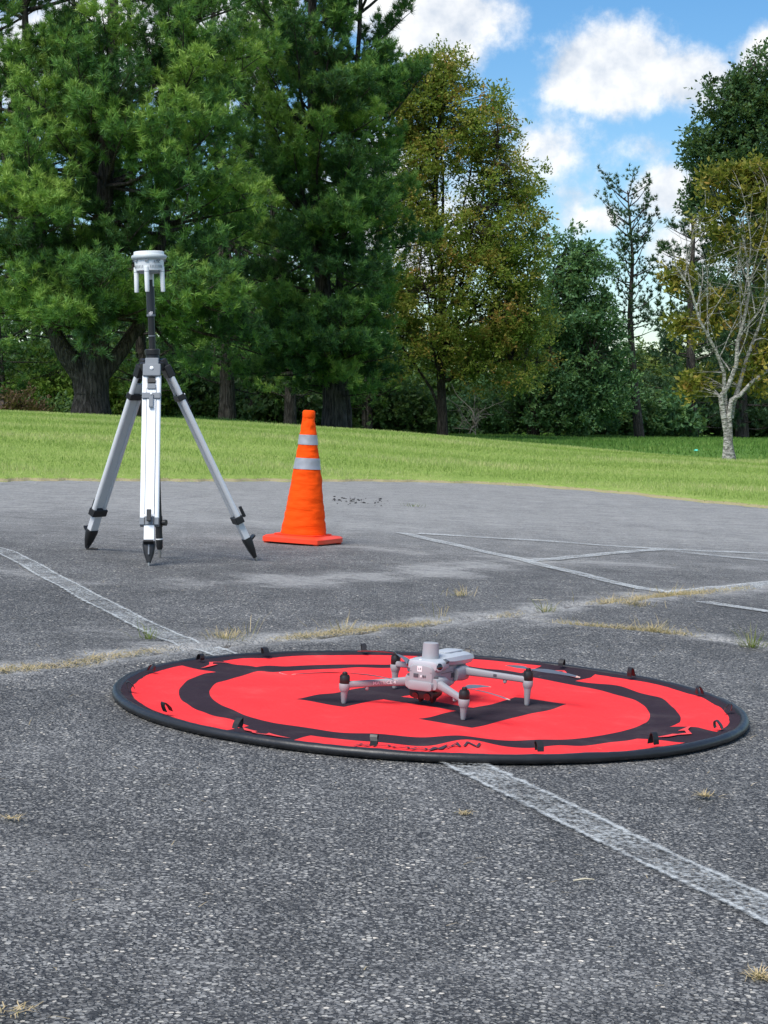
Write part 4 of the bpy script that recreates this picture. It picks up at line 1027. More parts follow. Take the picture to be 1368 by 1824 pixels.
ex += [(at(120, 560, YA), at(*p)) for p in ((100, 555, YA - 2.0), (60, 540, YA - 1.6), (20, 560, YA - 1.4), (200, 615, YA - 1.8), (130, 610, YA - 1.8), (20, 500, YA - 1.6))]
ex += [(at(320, 200, YA), at(*p)) for p in ((400, 200, YA - 1.4), (370, 90, YA - 1.4), (320, 60, YA - 1.8), (260, 60, YA - 1.2), (440, 380, YA - 1), (390, 390, YA - 1.8), (330, 160, YA - 2))]
ex += [(at(60, 420, YA), at(*p)) for p in ((20, 230, YA - 1.6), (50, 260, YA - 2), (80, 320, YA - 2.2), (30, 340, YA - 2), (110, 380, YA - 2), (40, 430, YA - 1.6))]
pine('broad pine with thick forked trunk at left, behind the tripod', bA, [(tA, 0.31, 0.27), (st_c, 0.24, 0.04), (st_l, 0.20, 0.04), (st_r, 0.18, 0.04), (st_ll, 0.10, 0.03)], 11, pA, 2.0, 10.5, 0.95, (4, 5), extra=ex, tuft=22, sub=0.13, nwid=0.0155, nlen=0.13, bare=0.3, dens=1.1)

# ---- the tall pine mass right of it, on a double trunk
YB = 39.0; bB = gbase(596, YB)
tB = np.array([bB, at(596, 720, YB), at(590, 640, YB), at(575, 500, YB), at(560, 300, YB), at(555, 100, YB), at(560, -200, YB), at(565, -520, YB)])
tB2 = np.array([gbase(616, YB + .2), at(617, 735, YB + .2), at(612, 690, YB + .2), at(600, 560, YB + .4), at(620, 300, YB + .6), at(640, 60, YB + .8), at(650, -200, YB + 1)])
pB = lambda z: float(np.interp(z, [0.8, 2, 4, 7, 9, 12, 15], [0.8, 1.6, 2.1, 2.1, 1.9, 1.5, 0.4]))
exb = [(at(565, 400, YB), at(*p)) for p in ((470, 330, YB - 1.6), (520, 300, YB - 2), (460, 250, YB - 1.6), (560, 230, YB - 2), (660, 330, YB - 1.4), (690, 420, YB - 1.2), (640, 460, YB - 1.8), (600, 380, YB - 2.1), (690, 290, YB - .8))]
exb += [(at(585, 620, YB), at(*p)) for p in ((660, 560, YB - 1.5), (690, 590, YB - 1.2), (620, 560, YB - 2), (560, 590, YB - 2), (500, 560, YB - 1.8), (470, 620, YB - 1.2), (640, 640, YB - 1.4), (540, 650, YB - 1.4))]
exb += [(at(585, 640, YB), at(*p)) for p in ((430, 660, YB - 1.2), (490, 690, YB - 1.2), (560, 700, YB - 1.6), (630, 690, YB - 1.4), (690, 660, YB - 1.0), (665, 615, YB - 1.6), (520, 620, YB - 2.0), (590, 620, YB - 2.2), (400, 610, YB - .6))]
exb += [(at(570, 450, YB), at(*p)) for p in ((480, 440, YB - 1.6), (530, 480, YB - 2.0), (610, 500, YB - 2), (680, 500, YB - 1.4), (560, 400, YB - 2), (450, 500, YB - 1.2), (700, 350, YB - .8), (640, 250, YB - 1.6), (500, 200, YB - 1.6))]
exb += [(at(558, 250, YB), at(*p)) for p in ((430, 60, YB - 1), (480, 110, YB - 1.6), (540, 60, YB - 2), (600, 110, YB - 1.8), (650, 160, YB - 1.4), (690, 110, YB - 0.6), (390, 140, YB - 1), (640, 30, YB - 1), (670, 220, YB - 1.2), (700, 190, YB - .6), (720, 110, YB - .2))]
pine('tall dense green pine on a double trunk behind the orange cone', bB, [(tB, 0.25, 0.04), (tB2, 0.14, 0.03)], 23, pB, 1.1, 11.5, 0.72, (4, 5), extra=exb, tuft=22, sub=0.13, nwid=0.0165, nlen=0.135, bare=0.3, dens=1.1)

# ---- slimmer pines standing further back in the same mass
YC = 44.0; bC = gbase(516, YC)
pC_ = pine('slim pine just left of the orange cone, behind the tall pine', bC, [(np.array([bC, at(518, 690, YC), at(505, 560, YC), at(480, 300, YC), at(470, 0, YC), at(470, -300, YC)]), 0.17, 0.03)], 31,
     lambda z: float(np.interp(z, [0.8, 2, 5, 9, 13], [0.8, 1.7, 2.0, 1.7, 0.5])), 1.0, 10.5, 0.62, (4, 5), lmat=PINE, tuft=16, nwid=0.020, sub=0.2)
YD = 47.0; bD = gbase(405, YD)
pine('shaded pine with a short dark trunk right of the tripod legs', bD, [(np.array([bD, at(405, 690, YD), at(400, 560, YD), at(395, 300, YD), at(380, 60, YD), at(380, -260, YD)]), 0.19, 0.03)], 37,
     lambda z: float(np.interp(z, [0.8, 2, 5, 9, 13], [0.8, 2.1, 2.4, 2.0, 0.5])), 1.2, 10.5, 0.68, (4, 5), lmat=PINE, tuft=16, nwid=0.021, sub=0.18, extra=[(at(395, 400, YD), at(*p)) for p in ((430, 150, YD - 2), (400, 240, YD - 2.4), (450, 320, YD - 2.2), (400, 330, YD - 2.6), (440, 420, YD - 2.4), (380, 450, YD - 2.2), (430, 520, YD - 2.4), (400, 590, YD - 2.2), (470, 560, YD - 2), (370, 560, YD - 2), (350, 620, YD - 1.8), (450, 620, YD - 2.2), (410, 660, YD - 1.8))])

# ---- olive and orange tinged tree in the middle
YE = 48.0; bE = gbase(788, YE)
tE = np.array([bE, at(788, 740, YE), at(786, 680, YE), at(790, 600, YE), at(785, 480, YE), at(775, 360, YE), at(780, 240, YE), at(785, 200, YE)])
S = YE / FPX
def bl(px, py, rx, ry, Y=YE, w=1.0, ry_=None, dy=0.0):
    s = Y / FPX; return (at(px, py, Y + dy), (rx * s, (ry_ or (rx + ry) / 2) * s, ry * s), w)
broadleaf('turning_tree', 'broad tree with olive and orange tinged leaves in the middle of the tree line', bE, tE, 0.135,
          [bl(770, 150, 70, 60, w=1.0), bl(728, 210, 45, 70, w=0.6), bl(725, 380, 50, 80, w=0.6), bl(715, 520, 50, 70, w=0.6), bl(830, 230, 95, 80, w=1.5), bl(760, 260, 70, 90, w=1.0), bl(890, 330, 85, 75, w=1.1), bl(780, 420, 90, 90, w=1.0), bl(900, 450, 85, 95, w=1.6),
           bl(830, 530, 130, 95, w=2.0), bl(770, 620, 110, 55, w=1.1), bl(920, 590, 70, 70, w=1.0), bl(880, 655, 110, 40, w=0.8)],
          1500, 41, ELM, size=0.09, per=70, spread=0.42, nlimb=16, tint=(0.53, 0.19), thin=-0.34, hmin=0.2)

# ---- deep green broad tree right of it
YF = 55.0; bF = gbase(950, YF)
broadleaf('green_tree', 'deep green rounded tree with a short grey trunk, right of the olive tree', bF, np.array([bF, at(950, 740, YF), at(952, 680, YF), at(960, 600, YF), at(985, 500, YF), at(1010, 440, YF)]), 0.17,
          [bl(1015, 480, 70, 65, YF, 1.0), bl(990, 570, 100, 75, YF, 1.5), bl(1040, 600, 75, 80, YF, 1.2), bl(970, 670, 110, 75, YF, 1.7), bl(1060, 690, 70, 70, YF, 1.0), bl(1000, 735, 120, 35, YF, 0.8)],
          900, 43, MAPLE, size=0.12, per=58, spread=0.42, nlimb=12, tint=(0.5, 0.2))

# ---- thin open pine
YG = 56.0; bG = gbase(1139, YG)
pine('thin open pine with bare lower trunk against the sky, right of centre', bG, [(np.array([bG, at(1133, 720, YG), at(1126, 640, YG), at(1122, 560, YG), at(1127, 460, YG), at(1118, 340, YG)]), 0.17, 0.02)], 53,
     lambda z: float(np.interp(z, [3.0, 4.5, 6, 7.5, 8.2], [0.9, 1.0, 1.15, 0.95, 0.3])), 3.2, 8.1, 0.36, (4, 5), lmat=PINED, tuft=12, nlen=0.11, nwid=0.026, dens=0.75, sub=0.2, drop=0.05, upturn=0.6, skip=0.12, bare=0.4)

# ---- tall dark tree behind at the right edge
YH = 70.0; bH = gbase(1345, YH)
broadleaf('oak_tree', 'tall dark green tree rising behind at the right edge', bH, np.array([bH, at(1345, 640, YH), at(1350, 480, YH), at(1345, 330, YH), at(1340, 200, YH), at(1335, 130, YH)]), 0.25,
          [bl(1300, 190, 55, 60, YH, 0.9), bl(1350, 170, 60, 75, YH, 1.1), bl(1410, 190, 70, 90, YH, 1.0), bl(1270, 270, 60, 50, YH, 0.9), bl(1340, 290, 80, 80, YH, 1.6), bl(1430, 330, 80, 80, YH, 1.0), bl(1255, 340, 40, 50, YH, 0.4), bl(1350, 420, 100, 70, YH, 1.2), bl(1300, 520, 80, 60, YH, .6)],
          760, 61, OAKD, size=0.16, per=62, spread=0.55, nlimb=16, tint=(0.45, 0.2), thin=-0.28)

# ---- dark conifers between the thin pine and the pale tree
YI = 62.0
for k, (px, top, sd_, lab) in enumerate(((1232, 385, 71, 'dark pine with drooping boughs just right of the thin open pine'), (1322, 520, 73, 'dark low-boughed pine behind the pale barked tree'), (1420, 470, 75, 'dark pine at the right edge, behind the pale barked tree'))):
    b_ = gbase(px, YI + k * 1.5); Yk = YI + k * 1.5
    H_ = (785 - top) / FPX * Yk
    pine(lab, b_, [(np.array([b_, at(px, 700, Yk), at(px - 3, 560, Yk), at(px + 3, top + 40, Yk), at(px, top, Yk)]), 0.19, 0.02)], sd_,
         lambda z, H_=H_: float(np.interp(z, [0.3, 1.5, H_ * 0.55, H_ * 0.85, H_], [1.6, 1.9, 1.55, 1.2, 0.3])), 0.5, H_ - 0.1, 0.62, (3, 5), lmat=PINED, tuft=12, nlen=0.14, nwid=0.03, dens=0.9, sub=0.19, drop=-0.15, skip=0.06)

# ---- pale barked tree on the lawn at right
YJ = 29.0; bJ = gbase(1298, YJ)
rsj = np.random.RandomState(5)
trk = np.array([bJ, at(1297, 806, YJ), at(1296, 786, YJ), at(1296, 765, YJ), at(1296, 750, YJ)])
LJ = [(pxline(((1296, 815), (1294, 770), (1287, 730), (1284, 706), (1298, 686), (1312, 648), (1314, 608), (1324, 575), (1335, 520), (1330, 455), (1318, 400)), YJ), 0.056, 0.012),
      (pxline(((1300, 815), (1300, 770), (1299, 740), (1303, 712), (1318, 704), (1340, 680), (1370, 658), (1410, 630), (1440, 590)), YJ, [0, 0, 0, 0, 0, .1, .2, .3, .4]), 0.056, 0.018),
      (pxline(((1297, 760), (1293, 725), (1290, 690), (1290, 664), (1274, 622), (1246, 570), (1232, 520), (1205, 475), (1196, 440)), YJ, [0.05, 0.05, 0, 0, -.1, -.2, -.2, -.3, -.3]), 0.040, 0.008),
      (pxline(((1302, 745), (1306, 720), (1316, 690), (1330, 640), (1360, 560), (1368, 470), (1360, 380)), YJ, [.1, .1, .15, .2, .3, .4, .5]), 0.05, 0.012)]
for st, a0 in (((1314, 608), 20), ((1318, 590), 4), ((1330, 520), 18), ((1332, 500), -12), ((1262, 600), -8), ((1246, 570), 8), ((1232, 520), -14), ((1240, 550), 22), ((1350, 590), 16), ((1364, 520), -8), ((1334, 470), 5), ((1326, 430), -20), ((1300, 660), -25), ((1312, 640), 30), ((1324, 575), -18), ((1328, 540), -26), ((1280, 640), 24), ((1366, 480), 12), ((1220, 500), 16), ((1345, 560), -6), ((1336, 500), 12), ((1252, 585), 26)):
    p = at(*st, YJ); ang = R(a0); dr = np.array([math.sin(ang), rsj.uniform(-0.35, 0.35), math.cos(ang)])
    L = rsj.uniform(0.7, 1.5); q = curve(p, dr, L, 9, (0, 0, 0.35), rsj, 0.08); LJ.append((q, 0.0125, 0.003))
    for j in (2, 3, 4, 5, 6, 7, 8):
        d2 = nrm(q[j + 1] - q[j] + rsj.normal(size=3) * 0.45); LJ.append((curve(q[j], d2, L * rsj.uniform(0.25, 0.5), 6, (0, 0, 0.25), rsj, 0.10), 0.0055, 0.002))
broadleaf('pale_barked_tree', 'tree with pale lichened bark, bare twigs and yellowing leaves, standing on the lawn at right', bJ, trk, 0.098,
          [bl(1300, 335, 62, 42, YJ, 1.3, dy=0.4), bl(1355, 335, 50, 50, YJ, 1.2, dy=0.4), bl(1270, 400, 40, 45, YJ, 0.6, dy=0.4), bl(1230, 590, 52, 38, YJ, 0.9, dy=0.4), bl(1265, 650, 50, 50, YJ, 1.0, dy=0.4), bl(1300, 545, 60, 42, YJ, 0.9, dy=0.4), bl(1360, 600, 60, 50, YJ, 0.8, dy=0.4), bl(1345, 660, 55, 40, YJ, 0.7, dy=0.4), bl(1210, 500, 35, 30, YJ, 0.35, dy=0.4), bl(1400, 420, 70, 80, YJ, 1.0, dy=0.4), bl(1250, 690, 40, 22, YJ, .4, dy=0.4), bl(1330, 440, 60, 50, YJ, .45, dy=0.4)],
          460, 47, CHERRY, WBARK, size=0.095, per=26, spread=0.22, limbs=LJ, tint=(0.40, 0.2), thin=-0.3, hmin=0.5, twig=0.005)

# ---- trees and shrubs of the wood behind
def copy_thing(src, loc, rz, sc, label):
    o = src.copy(); COL.objects.link(o); o.location = loc; o.rotation_euler = (0, 0, rz); o.scale = (sc[0], sc[0], sc[1]); o['label'] = label
    for ch in src.children:
        c_ = ch.copy(); COL.objects.link(c_); c_.parent = o
    return o
def shrub(label, px, Y, w, h, seed, mat, group='understorey shrubs at the edge of the wood', n=190, size=0.13, name='shrub'):
    b_ = gbase(px, Y)
    return broadleaf(name, label, b_, np.array([b_, b_ + [0, 0, h * 0.3], b_ + [0.05, 0, h * 0.6]]), 0.04,
                     [(b_ + [0, 0, h * 0.45], (w, w * 0.8, h * 0.5), 1.0), (b_ + [w * 0.5, 0, h * 0.3], (w * 0.6, w * 0.6, h * 0.32), 0.5), (b_ + [-w * 0.5, 0, h * 0.3], (w * 0.6, w * 0.6, h * 0.32), 0.5)],
                     n, seed, mat, size=size, per=36, spread=0.36, nlimb=5, cat='shrub', group=group, rtip=0.015)
SG = 'understorey shrubs at the edge of the wood'
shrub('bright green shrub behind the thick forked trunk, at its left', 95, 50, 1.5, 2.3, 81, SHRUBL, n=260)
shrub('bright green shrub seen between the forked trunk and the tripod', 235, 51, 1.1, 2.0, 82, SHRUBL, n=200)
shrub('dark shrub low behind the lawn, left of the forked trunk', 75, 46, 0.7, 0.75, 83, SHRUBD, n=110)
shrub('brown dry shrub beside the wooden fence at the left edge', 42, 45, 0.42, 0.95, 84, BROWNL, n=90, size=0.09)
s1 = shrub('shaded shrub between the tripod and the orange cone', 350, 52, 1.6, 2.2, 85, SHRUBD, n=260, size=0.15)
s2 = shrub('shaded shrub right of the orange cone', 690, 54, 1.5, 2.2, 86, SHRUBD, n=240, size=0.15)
s3 = shrub('green shrub under the olive tree', 850, 56, 1.3, 1.6, 87, MAPLE, n=200, size=0.15)
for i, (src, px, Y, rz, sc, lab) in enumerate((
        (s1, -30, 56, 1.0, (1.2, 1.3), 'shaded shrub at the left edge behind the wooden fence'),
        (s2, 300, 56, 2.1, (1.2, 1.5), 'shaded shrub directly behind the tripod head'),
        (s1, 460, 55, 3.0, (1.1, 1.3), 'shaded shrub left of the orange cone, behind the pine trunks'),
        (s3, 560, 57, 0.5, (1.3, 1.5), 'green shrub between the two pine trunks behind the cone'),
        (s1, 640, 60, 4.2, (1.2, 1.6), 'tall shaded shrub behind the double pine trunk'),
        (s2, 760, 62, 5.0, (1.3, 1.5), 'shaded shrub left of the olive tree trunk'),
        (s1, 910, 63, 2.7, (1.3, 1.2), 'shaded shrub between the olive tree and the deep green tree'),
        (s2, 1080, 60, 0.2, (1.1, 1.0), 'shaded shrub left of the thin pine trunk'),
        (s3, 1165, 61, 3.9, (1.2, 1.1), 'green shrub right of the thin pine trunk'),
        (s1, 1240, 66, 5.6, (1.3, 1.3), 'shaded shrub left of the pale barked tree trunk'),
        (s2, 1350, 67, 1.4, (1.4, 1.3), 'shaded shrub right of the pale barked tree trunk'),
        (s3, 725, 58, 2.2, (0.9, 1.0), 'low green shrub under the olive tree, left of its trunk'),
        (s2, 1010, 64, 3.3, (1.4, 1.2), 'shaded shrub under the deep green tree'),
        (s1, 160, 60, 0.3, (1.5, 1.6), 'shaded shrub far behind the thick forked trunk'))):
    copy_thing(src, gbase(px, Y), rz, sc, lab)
# taller trees closing the wood
YK = 74.0; bK = gbase(430, YK)
k1 = broadleaf('wood_tree', 'tall green tree of the wood behind the tripod and cone', bK, np.array([bK, bK + [0, 0, 3], bK + [0.2, 0, 6], bK + [0, 0, 9]]), 0.2,
               [(bK + [0, 0, 4.2], (3.2, 3.0, 2.6), 1.2), (bK + [0.4, 0, 7.5], (2.8, 2.6, 2.6), 1.0), (bK + [-1.2, 0, 2.4], (2.4, 2, 1.8), 0.7), (bK + [1.4, 0, 2.4], (2.4, 2, 1.8), 0.7)],
               560, 91, OAKD, size=0.22, per=38, spread=0.6, nlimb=12, group='trees closing the wood behind')
for px, Y, rz, sc, lab in ((60, 72, 1.0, (1.0, 0.72), 'tall green tree of the wood behind the forked pine'), (250, 80, 2.3, (1.0, 0.85), 'tall green tree of the wood behind the tripod head'), (640, 78, 3.5, (1.0, 0.75), 'tall green tree of the wood behind the double trunk pine'),
                           (800, 82, 4.4, (1.1, 0.5), 'green tree of the wood behind the olive tree'), (960, 80, 5.2, (1.0, 0.52), 'green tree of the wood behind the deep green tree'), (1080, 86, 0.7, (0.9, 0.46), 'low green tree of the wood left of the thin pine'),
                           (1300, 84, 1.9, (1.0, 0.55), 'green tree of the wood behind the pale barked tree'), (1440, 80, 2.9, (1.1, 0.8), 'green tree of the wood beyond the right edge tree')):
    copy_thing(k1, gbase(px, Y), rz, sc, lab)
for px, Y, rz, sc, lab in ((255, 50, 1.3, (1.25, 0.95), 'pine filling the gap behind the tripod head'), (95, 52, 2.9, (1.3, 0.95), 'pine standing behind the left stems of the forked pine'), (655, 53, 4.1, (1.1, 0.82), 'pine seen behind the right side of the tall double-trunk pine'), (0, 49, 5.3, (1.2, 0.9), 'pine at the left edge, behind the forked pine')):
    copy_thing(pC_, gbase(px, Y), rz, sc, lab)
YL = 150.0; bL = gbase(1185, YL)
broadleaf('far_tree', 'far tree tinted yellow-green as if sunlit, glimpsed right of the thin pine', bL, np.array([bL, bL + [0, 0, 2], bL + [0, 0, 5]]), 0.3,
          [(bL + [0, 0, 4.2], (3.0, 2.5, 2.8), 1), (bL + [-2, 0, 3], (2.5, 2, 2.2), 0.7), (bL + [2.2, 0, 3], (2.5, 2, 2.2), 0.7)], 420, 93, FARL, size=0.34, per=30, spread=0.8, nlimb=8)
# dead pale twigs under the olive tree, and a dead bough in the pines
rsd = np.random.RandomState(8); dw = Wood(); bX = gbase(835, 53)
for k in range(13):
    d = np.array([rsd.uniform(-0.9, 0.9), rsd.uniform(-0.5, 0.5), rsd.uniform(0.4, 1.0)]); q = curve(bX + [rsd.uniform(-.3, .3), 0, rsd.uniform(0, 0.6)], d, rsd.uniform(0.5, 1.7), 10, (rsd.uniform(-.8,.8), 0, -0.3), rsd, 0.2)
    dw.tube(q, 0.014, 0.005, 4)
    for j in (3, 5, 7, 8): dw.tube(curve(q[j], nrm(q[j + 1] - q[j] + rsd.normal(size=3) * 0.6), rsd.uniform(0.2, 0.5), 5, (0, 0, -0.2), rsd, 0.15), 0.007, 0.003, 3)
tag(link('dead_bush', dw.mesh('dead_bush', bX), TWIG), 'bare dead bush with pale twigs under the olive tree', 'dead bush').location = bX

# ---- wooden fence at the left edge
FENW = plain('weathered_fence_wood', (0.085, 0.062, 0.058), 0.9, var=0.4, scale=9, bump=0.5, bscale=60)
bFn = gbase(0, 47); fen = empty('wooden_fence', bFn); tag(fen, 'weathered dark wooden board fence at the far left edge', 'fence')
for k in range(-5, 2):
    MB().box((k * 0.165 + 0.05, 0, 0.36 + 0.012 * math.sin(k * 3)), (0.072, 0, 0), (0, 0.011, 0), (0, 0, 0.42)).build('plank', FENW, fen, bevel=0.004)
for z in (0.2, 0.62): MB().box((-0.35, 0.035, z), (0.62, 0, 0), (0, 0.02, 0), (0, 0, 0.045)).build('rail', FENW, fen)
MB().box((0.30, 0.03, 0.40), (0.055, 0, 0), (0, 0.055, 0), (0, 0, 0.45)).build('post', FENW, fen, bevel=0.006)

# ---- grass blades
rg = np.random.RandomState(77)
GRASS = leafmat('grass_blades', [(0.0, (0.16, 0.25, 0.05)), (0.4, (0.33, 0.46, 0.115)), (0.7, (0.48, 0.54, 0.21)), (1.0, (0.68, 0.60, 0.34))], 0.35, 0.6, 0.2)
FIELD = leafmat('field_blades', [(0.0, (0.07, 0.17, 0.028)), (0.5, (0.14, 0.28, 0.055)), (1.0, (0.26, 0.37, 0.10))], 0.35, 0.6, 0.2)
def scatter(n, y0, y1, hmin, hmax, wmul, e0, e1, name, label, tint):
    y = np.sqrt(rg.uniform(y0 ** 2, y1 ** 2, n)); x = rg.uniform(-0.265, 0.265, n) * y
    th = np.arctan2(y - LC[1], x - LC[0]); e = np.hypot(x - LC[0], y - LC[1]) - redge(th)
    ec = np.interp(x, [-30, -6.8, 0, 5.6, 30], [17, 16, 12, 11.5, 12])
    k = (e > e0 + (ec + 1.5) * (e0 > 1)) & (e < e1 + ec * (e0 < 1)); x, y, e = x[k], y[k], e[k]; n = len(x)
    z = ground(x, y) + 0.005
    big = np.sin(x * 1.3 + 0.7 * np.sin(y)) * np.sin(y * 0.9 + 1) * 0.5 + np.sin(x * 4.1 + y * 3.3) * 0.25
    tv = np.clip(tint + 0.24 * big + 0.15 * np.sin(y * 2.1 + 0.3 * np.sin(x)) + rg.normal(size=n) * 0.14 + 0.45 * np.exp(-(e / 0.25) ** 2) * rg.uniform(0, 1, n), 0, 1)
    hh = rg.uniform(hmin, hmax, n) * (1 + 0.35 * big) * (0.55 + 0.45 * smooth01(e / 0.5))
    a = rg.uniform(0, 6.283, n); ln = rg.uniform(0.1, 0.8, n)
    d = np.c_[np.cos(a) * ln, np.sin(a) * ln, np.ones(n)]; d /= np.linalg.norm(d, axis=1)[:, None]
    w = wmul * y * rg.uniform(0.7, 1.4, n); b = rg.uniform(0, 6.283, n); s = np.c_[np.cos(b), np.sin(b), np.zeros(n)]
    P = np.c_[x, y, z]
    V = np.stack([P - s * w[:, None] * 0.5, P + s * w[:, None] * 0.5, P + d * hh[:, None]], 1).reshape(-1, 3)
    me = np_mesh(name, V, np.arange(3 * n).reshape(-1, 3), v=np.repeat(tv, 3))
    tag(link(name, me, FIELD if name == 'field_grass' else GRASS), label, 'grass', kind='stuff')
scatter(430000, 13.5, 35, 0.03, 0.075, 0.00052, 0.0, 1.5, 'lawn_grass', 'mown green grass between the asphalt and the trees', 0.42)
scatter(120000, 26, 66, 0.06, 0.13, 0.0009, 1.1, 60, 'field_grass', 'darker green grass of the lower field at right', 0.45)

# ---- dry grass in the cracks, straw and crumbs on the asphalt
DRY = leafmat('dry_straw', [(0.0, (0.10, 0.16, 0.03)), (0.25, (0.20, 0.22, 0.06)), (0.5, (0.42, 0.34, 0.18)), (1.0, (0.66, 0.52, 0.31))], 0.3, 0.7, 0.2)
def along(poly, n, spread, rs):
    P = np.array(poly); seg = np.r_[0, np.cumsum(np.hypot(*np.diff(P, axis=0).T))]
    s = rs.uniform(0, seg[-1], n); x = np.interp(s, seg, P[:, 0]); y = np.interp(s, seg, P[:, 1])
    return x + rs.normal(size=n) * spread, y + rs.normal(size=n) * spread
def straw(rs, x, y, L, wd, up, tv, name, label, kind='stuff', cat='dry grass', fan=None):
    n = len(x); a = rs.uniform(0, 6.283, n) if fan is None else fan
    d = np.c_[np.cos(a), np.sin(a), up * rs.uniform(0.2, 1.5, n)]; d /= np.linalg.norm(d, axis=1)[:, None]
    l = L * rs.uniform(0.4, 1.4, n); s = np.c_[-np.sin(a), np.cos(a), np.zeros(n)] * wd
    P = np.c_[x, y, lotz(x) + 0.004]; mid = P + d * l[:, None] * 0.6 + np.c_[np.zeros(n), np.zeros(n), 0.10 * l]
    tip = P + d * l[:, None] + rs.normal(size=(n, 3)) * 0.15 * l[:, None]; tip[:, 2] = np.maximum(tip[:, 2], lotz(tip[:, 0]) + 0.004)
    V = np.stack([P - s, P + s, mid + s * 0.8, mid - s * 0.8, tip], 1).reshape(-1, 3)
    b = np.arange(n)[:, None] * 5
    F = np.concatenate([b + [[0, 1, 2]], b + [[0, 2, 3]], b + [[3, 2, 4]]])
    o = link(name, np_mesh(name, V, F, v=np.repeat(np.clip(tv + rs.normal(size=n) * 0.16, 0, 1), 5)), DRY)
    return tag(o, label, cat, kind=kind)
rs = np.random.RandomState(9)
x, y = along(CRACK[1:], 9000, 0.024, rs); keep = (0.5 + 0.5 * np.sin(x * 5.2 + 1.5) + 0.4 * np.sin(x * 17)) > rs.uniform(0.25, 1.1, len(x)); x, y = x[keep], y[keep]
straw(rs, x, y, 0.022, 0.0008, 0.3, 0.64, 'dry_crack_grass', 'thin dry grass growing along the long crack in the asphalt')
x, y = along(CRACK2, 4200, 0.022, rs); keep = (0.5 + 0.5 * np.sin(x * 9 + 0.5)) > rs.uniform(0.1, 0.8, len(x)); x, y = x[keep], y[keep]
straw(rs, x, y, 0.03, 0.0009, 0.3, 0.62, 'dry_crack_grass', 'thin dry grass growing along the branching crack at right')
x, y = along([p for p in CRACK if p[0] > 0.35], 5200, 0.035, rs); keep = (0.5 + 0.5 * np.sin(x * 6.1 + 0.8)) > rs.uniform(0.15, 0.9, len(x)); x, y = x[keep], y[keep]
straw(rs, x, y, 0.04, 0.0010, 0.12, 0.74, 'flattened_straw', 'flattened tan straw along the long crack at right')
x, y = along([p for p in CRACK if p[0] < 0.4][1:], 3600, 0.028, rs); keep = (0.5 + 0.5 * np.sin(x * 8.1 + 2.2)) > rs.uniform(0.2, 0.95, len(x)); x, y = x[keep], y[keep]
straw(rs, x, y, 0.032, 0.0009, 0.12, 0.70, 'flattened_straw', 'flattened tan straw along the long crack above the pad')
n = 900; y = np.sqrt(rs.uniform(1.9 ** 2, 13 ** 2, n)); x = rs.uniform(-0.25, 0.25, n) * y
straw(rs, x, y, 0.022, 0.0006, 0.03, 0.8, 'straw_litter', 'loose bits of straw strewn over the asphalt')
def tuft(px, py, n, L, up, tv, spread, label, name='grass_tuft'):
    wdt = 0.0009 if py > 1000 else 0.0016
    # place the tuft on the lot where the photograph shows it
    vx, vz = (px - 684) / FPX, -(py - 912) / FPX; c_, s_ = math.cos(PITCH), math.sin(PITCH); dy, dz = c_ + vz * s_, -s_ + vz * c_
    t = HC / (-dz - TT * vx); x0, y0 = vx * t, dy * t
    r_ = np.random.RandomState(int(px * 7 + py)); a = r_.uniform(0, 6.283, n); q = np.abs(r_.normal(size=n)) * spread
    o = straw(r_, np.cos(a) * q, np.sin(a) * q * 0.6, L, wdt, up, tv, name, label, kind='stuff' if 'patch' in label else None, cat='grass tuft', fan=a if up > 0.85 else None)
    o.location = (x0, y0, lotz(x0)); return o
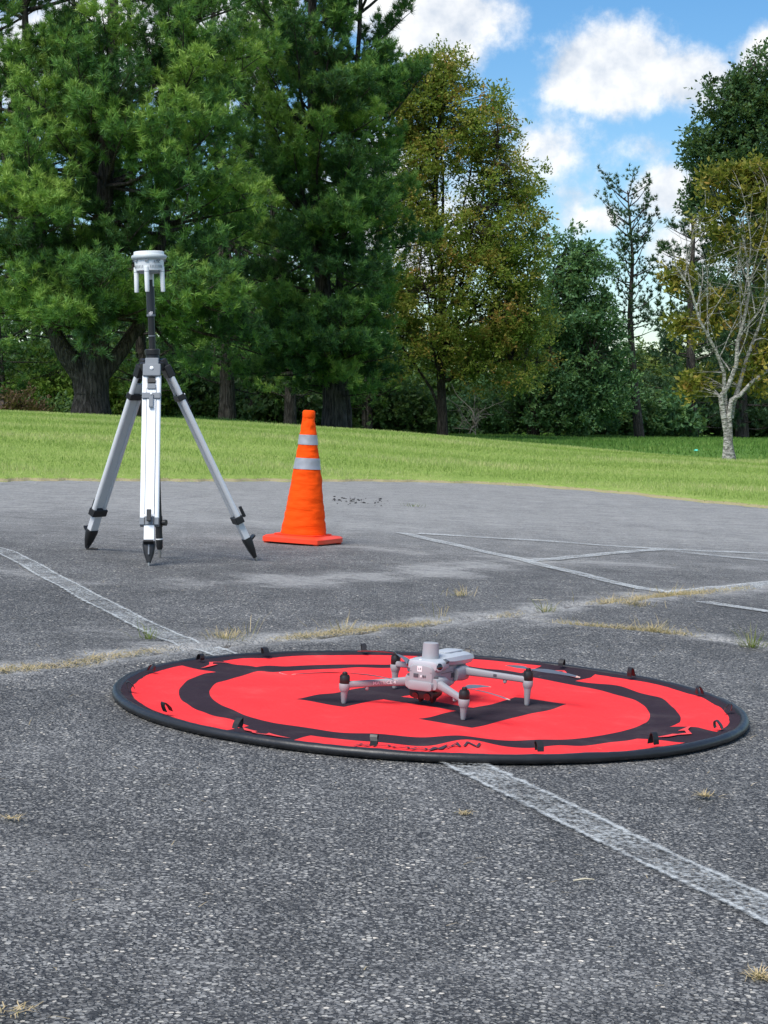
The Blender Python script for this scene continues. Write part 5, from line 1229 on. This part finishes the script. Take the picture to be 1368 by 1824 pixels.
for args in ((265, 1141, 46, 0.05, 1.2, 0.12, 0.02, 'small green grass tuft in the long crack, left of the landing pad'),
             (1340, 1156, 70, 0.075, 1.1, 0.16, 0.03, 'green grass tuft in the crack at the right edge'),
             (970, 1092, 46, 0.055, 0.9, 0.3, 0.03, 'greenish grass tuft where the cracks meet, above the drone'),
             (400, 1140, 110, 0.036, 1.0, 0.62, 0.055, 'tall dry grass tuft at the end of the left painted line'),
             (440, 1132, 14, 0.06, 2.0, 0.55, 0.05, 'thin upright dry stalks in the crack above the pad'),
             (610, 1124, 40, 0.045, 1.0, 0.66, 0.045, 'dry grass tuft in the crack above the drone, at its left'),
             (785, 1104, 10, 0.075, 2.0, 0.68, 0.04, 'wispy dry stalks in the crack straight above the drone'),
             (820, 1063, 50, 0.055, 0.6, 0.6, 0.035, 'pale dry tuft on open asphalt above the crack'),
             (1120, 1080, 130, 0.06, 0.6, 0.72, 0.09, 'flattened tan grass patch in the crack at upper right'),
             (1215, 1064, 110, 0.06, 0.6, 0.74, 0.09, 'flattened tan grass patch where the painted lines meet'),
             (1160, 1127, 110, 0.055, 0.7, 0.66, 0.09, 'dry grass patch in the branching crack at right'),
             (828, 1453, 40, 0.018, 0.2, 0.75, 0.009, 'small clump of dry grass just below the pad, near the painted line'),
             (1255, 1422, 60, 0.022, 0.2, 0.72, 0.012, 'small clump of dry grass on asphalt, right of the painted line'),
             (1356, 1748, 60, 0.026, 0.3, 0.8, 0.012, 'tangle of dry grass at the lower right corner'),
             (30, 1806, 26, 0.022, 0.1, 0.75, 0.018, 'tangle of dry grass at the lower left corner'),
             (20, 1462, 30, 0.02, 0.15, 0.75, 0.009, 'small dry grass wisp at the left edge'),
             (735, 903, 30, 0.035, 1.0, 0.15, 0.06, 'thin green tuft on the far asphalt right of the cone')):
    tuft(*args)
# dark crumbs of soil near the far edge
SOIL = plain('dark_soil_crumbs', (0.022, 0.022, 0.022), 0.95, var=0.4, scale=50)
mb = MB(); r_ = random.Random(3)
for k in range(70):
    x0, y0 = -0.22 + r_.gauss(0, 0.12), 14.05 + r_.gauss(0, 0.30); s = r_.uniform(0.003, 0.016) * (1 if r_.random() < .5 else .5)
    mb.lathe([(0.2 * s, 0), (s, 0.15 * s), (s * r_.uniform(.5, .9), s * 0.5), (0.1 * s, s * 0.75)], 6, (x0, y0, lotz(x0) + 0.003), (r_.uniform(-.3, .3), r_.uniform(-.3, .3), 1))
tag(mb.build('soil_crumbs', SOIL), 'scatter of dark soil crumbs on the far asphalt right of the cone', 'soil', kind='stuff')
# a twig and a pale straw stick
for (px, py, L, az_, lab, nm) in ((1040, 1572, 0.036, 0.35, 'short pale straw stick on the near asphalt', 'straw_stick'), (985, 1072, 0.16, -0.1, 'pale straw stick on asphalt above the crack', 'straw_stick')):
    vx, vz = (px - 684) / FPX, -(py - 912) / FPX; c_, s_ = math.cos(PITCH), math.sin(PITCH); dy, dz = c_ + vz * s_, -s_ + vz * c_
    t = HC / (-dz - TT * vx); x0, y0 = vx * t, dy * t
    d = np.array([math.cos(az_), math.sin(az_), -TT * math.cos(az_)]) * L / 2; p = np.array([x0, y0, lotz(x0) + 0.004])
    o = MB().tube([-d, d * 0.1 + np.array([0, 0, 0.002]), d], [0.0012, 0.0015, 0.0008], 6).build(nm, plain('pale_straw', (0.58, 0.52, 0.38), 0.8), None, True)
    o.location = p; tag(o, lab, 'straw')
# turquoise marker on the far field
b_ = gbase(1240, 42); tq = plain('turquoise_plastic', (0.10, 0.62, 0.48), 0.5)
o = MB().lathe([(0.07, 0), (0.073, 0.008), (0.04, 0.035), (0.02, 0.042), (0, 0.044)], 18).build('field_marker', tq, None, True); o.location = b_ + np.array([0, 0, 0.07])
tag(o, 'small turquoise disc marker on the far field, left of the pale barked tree', 'field marker')
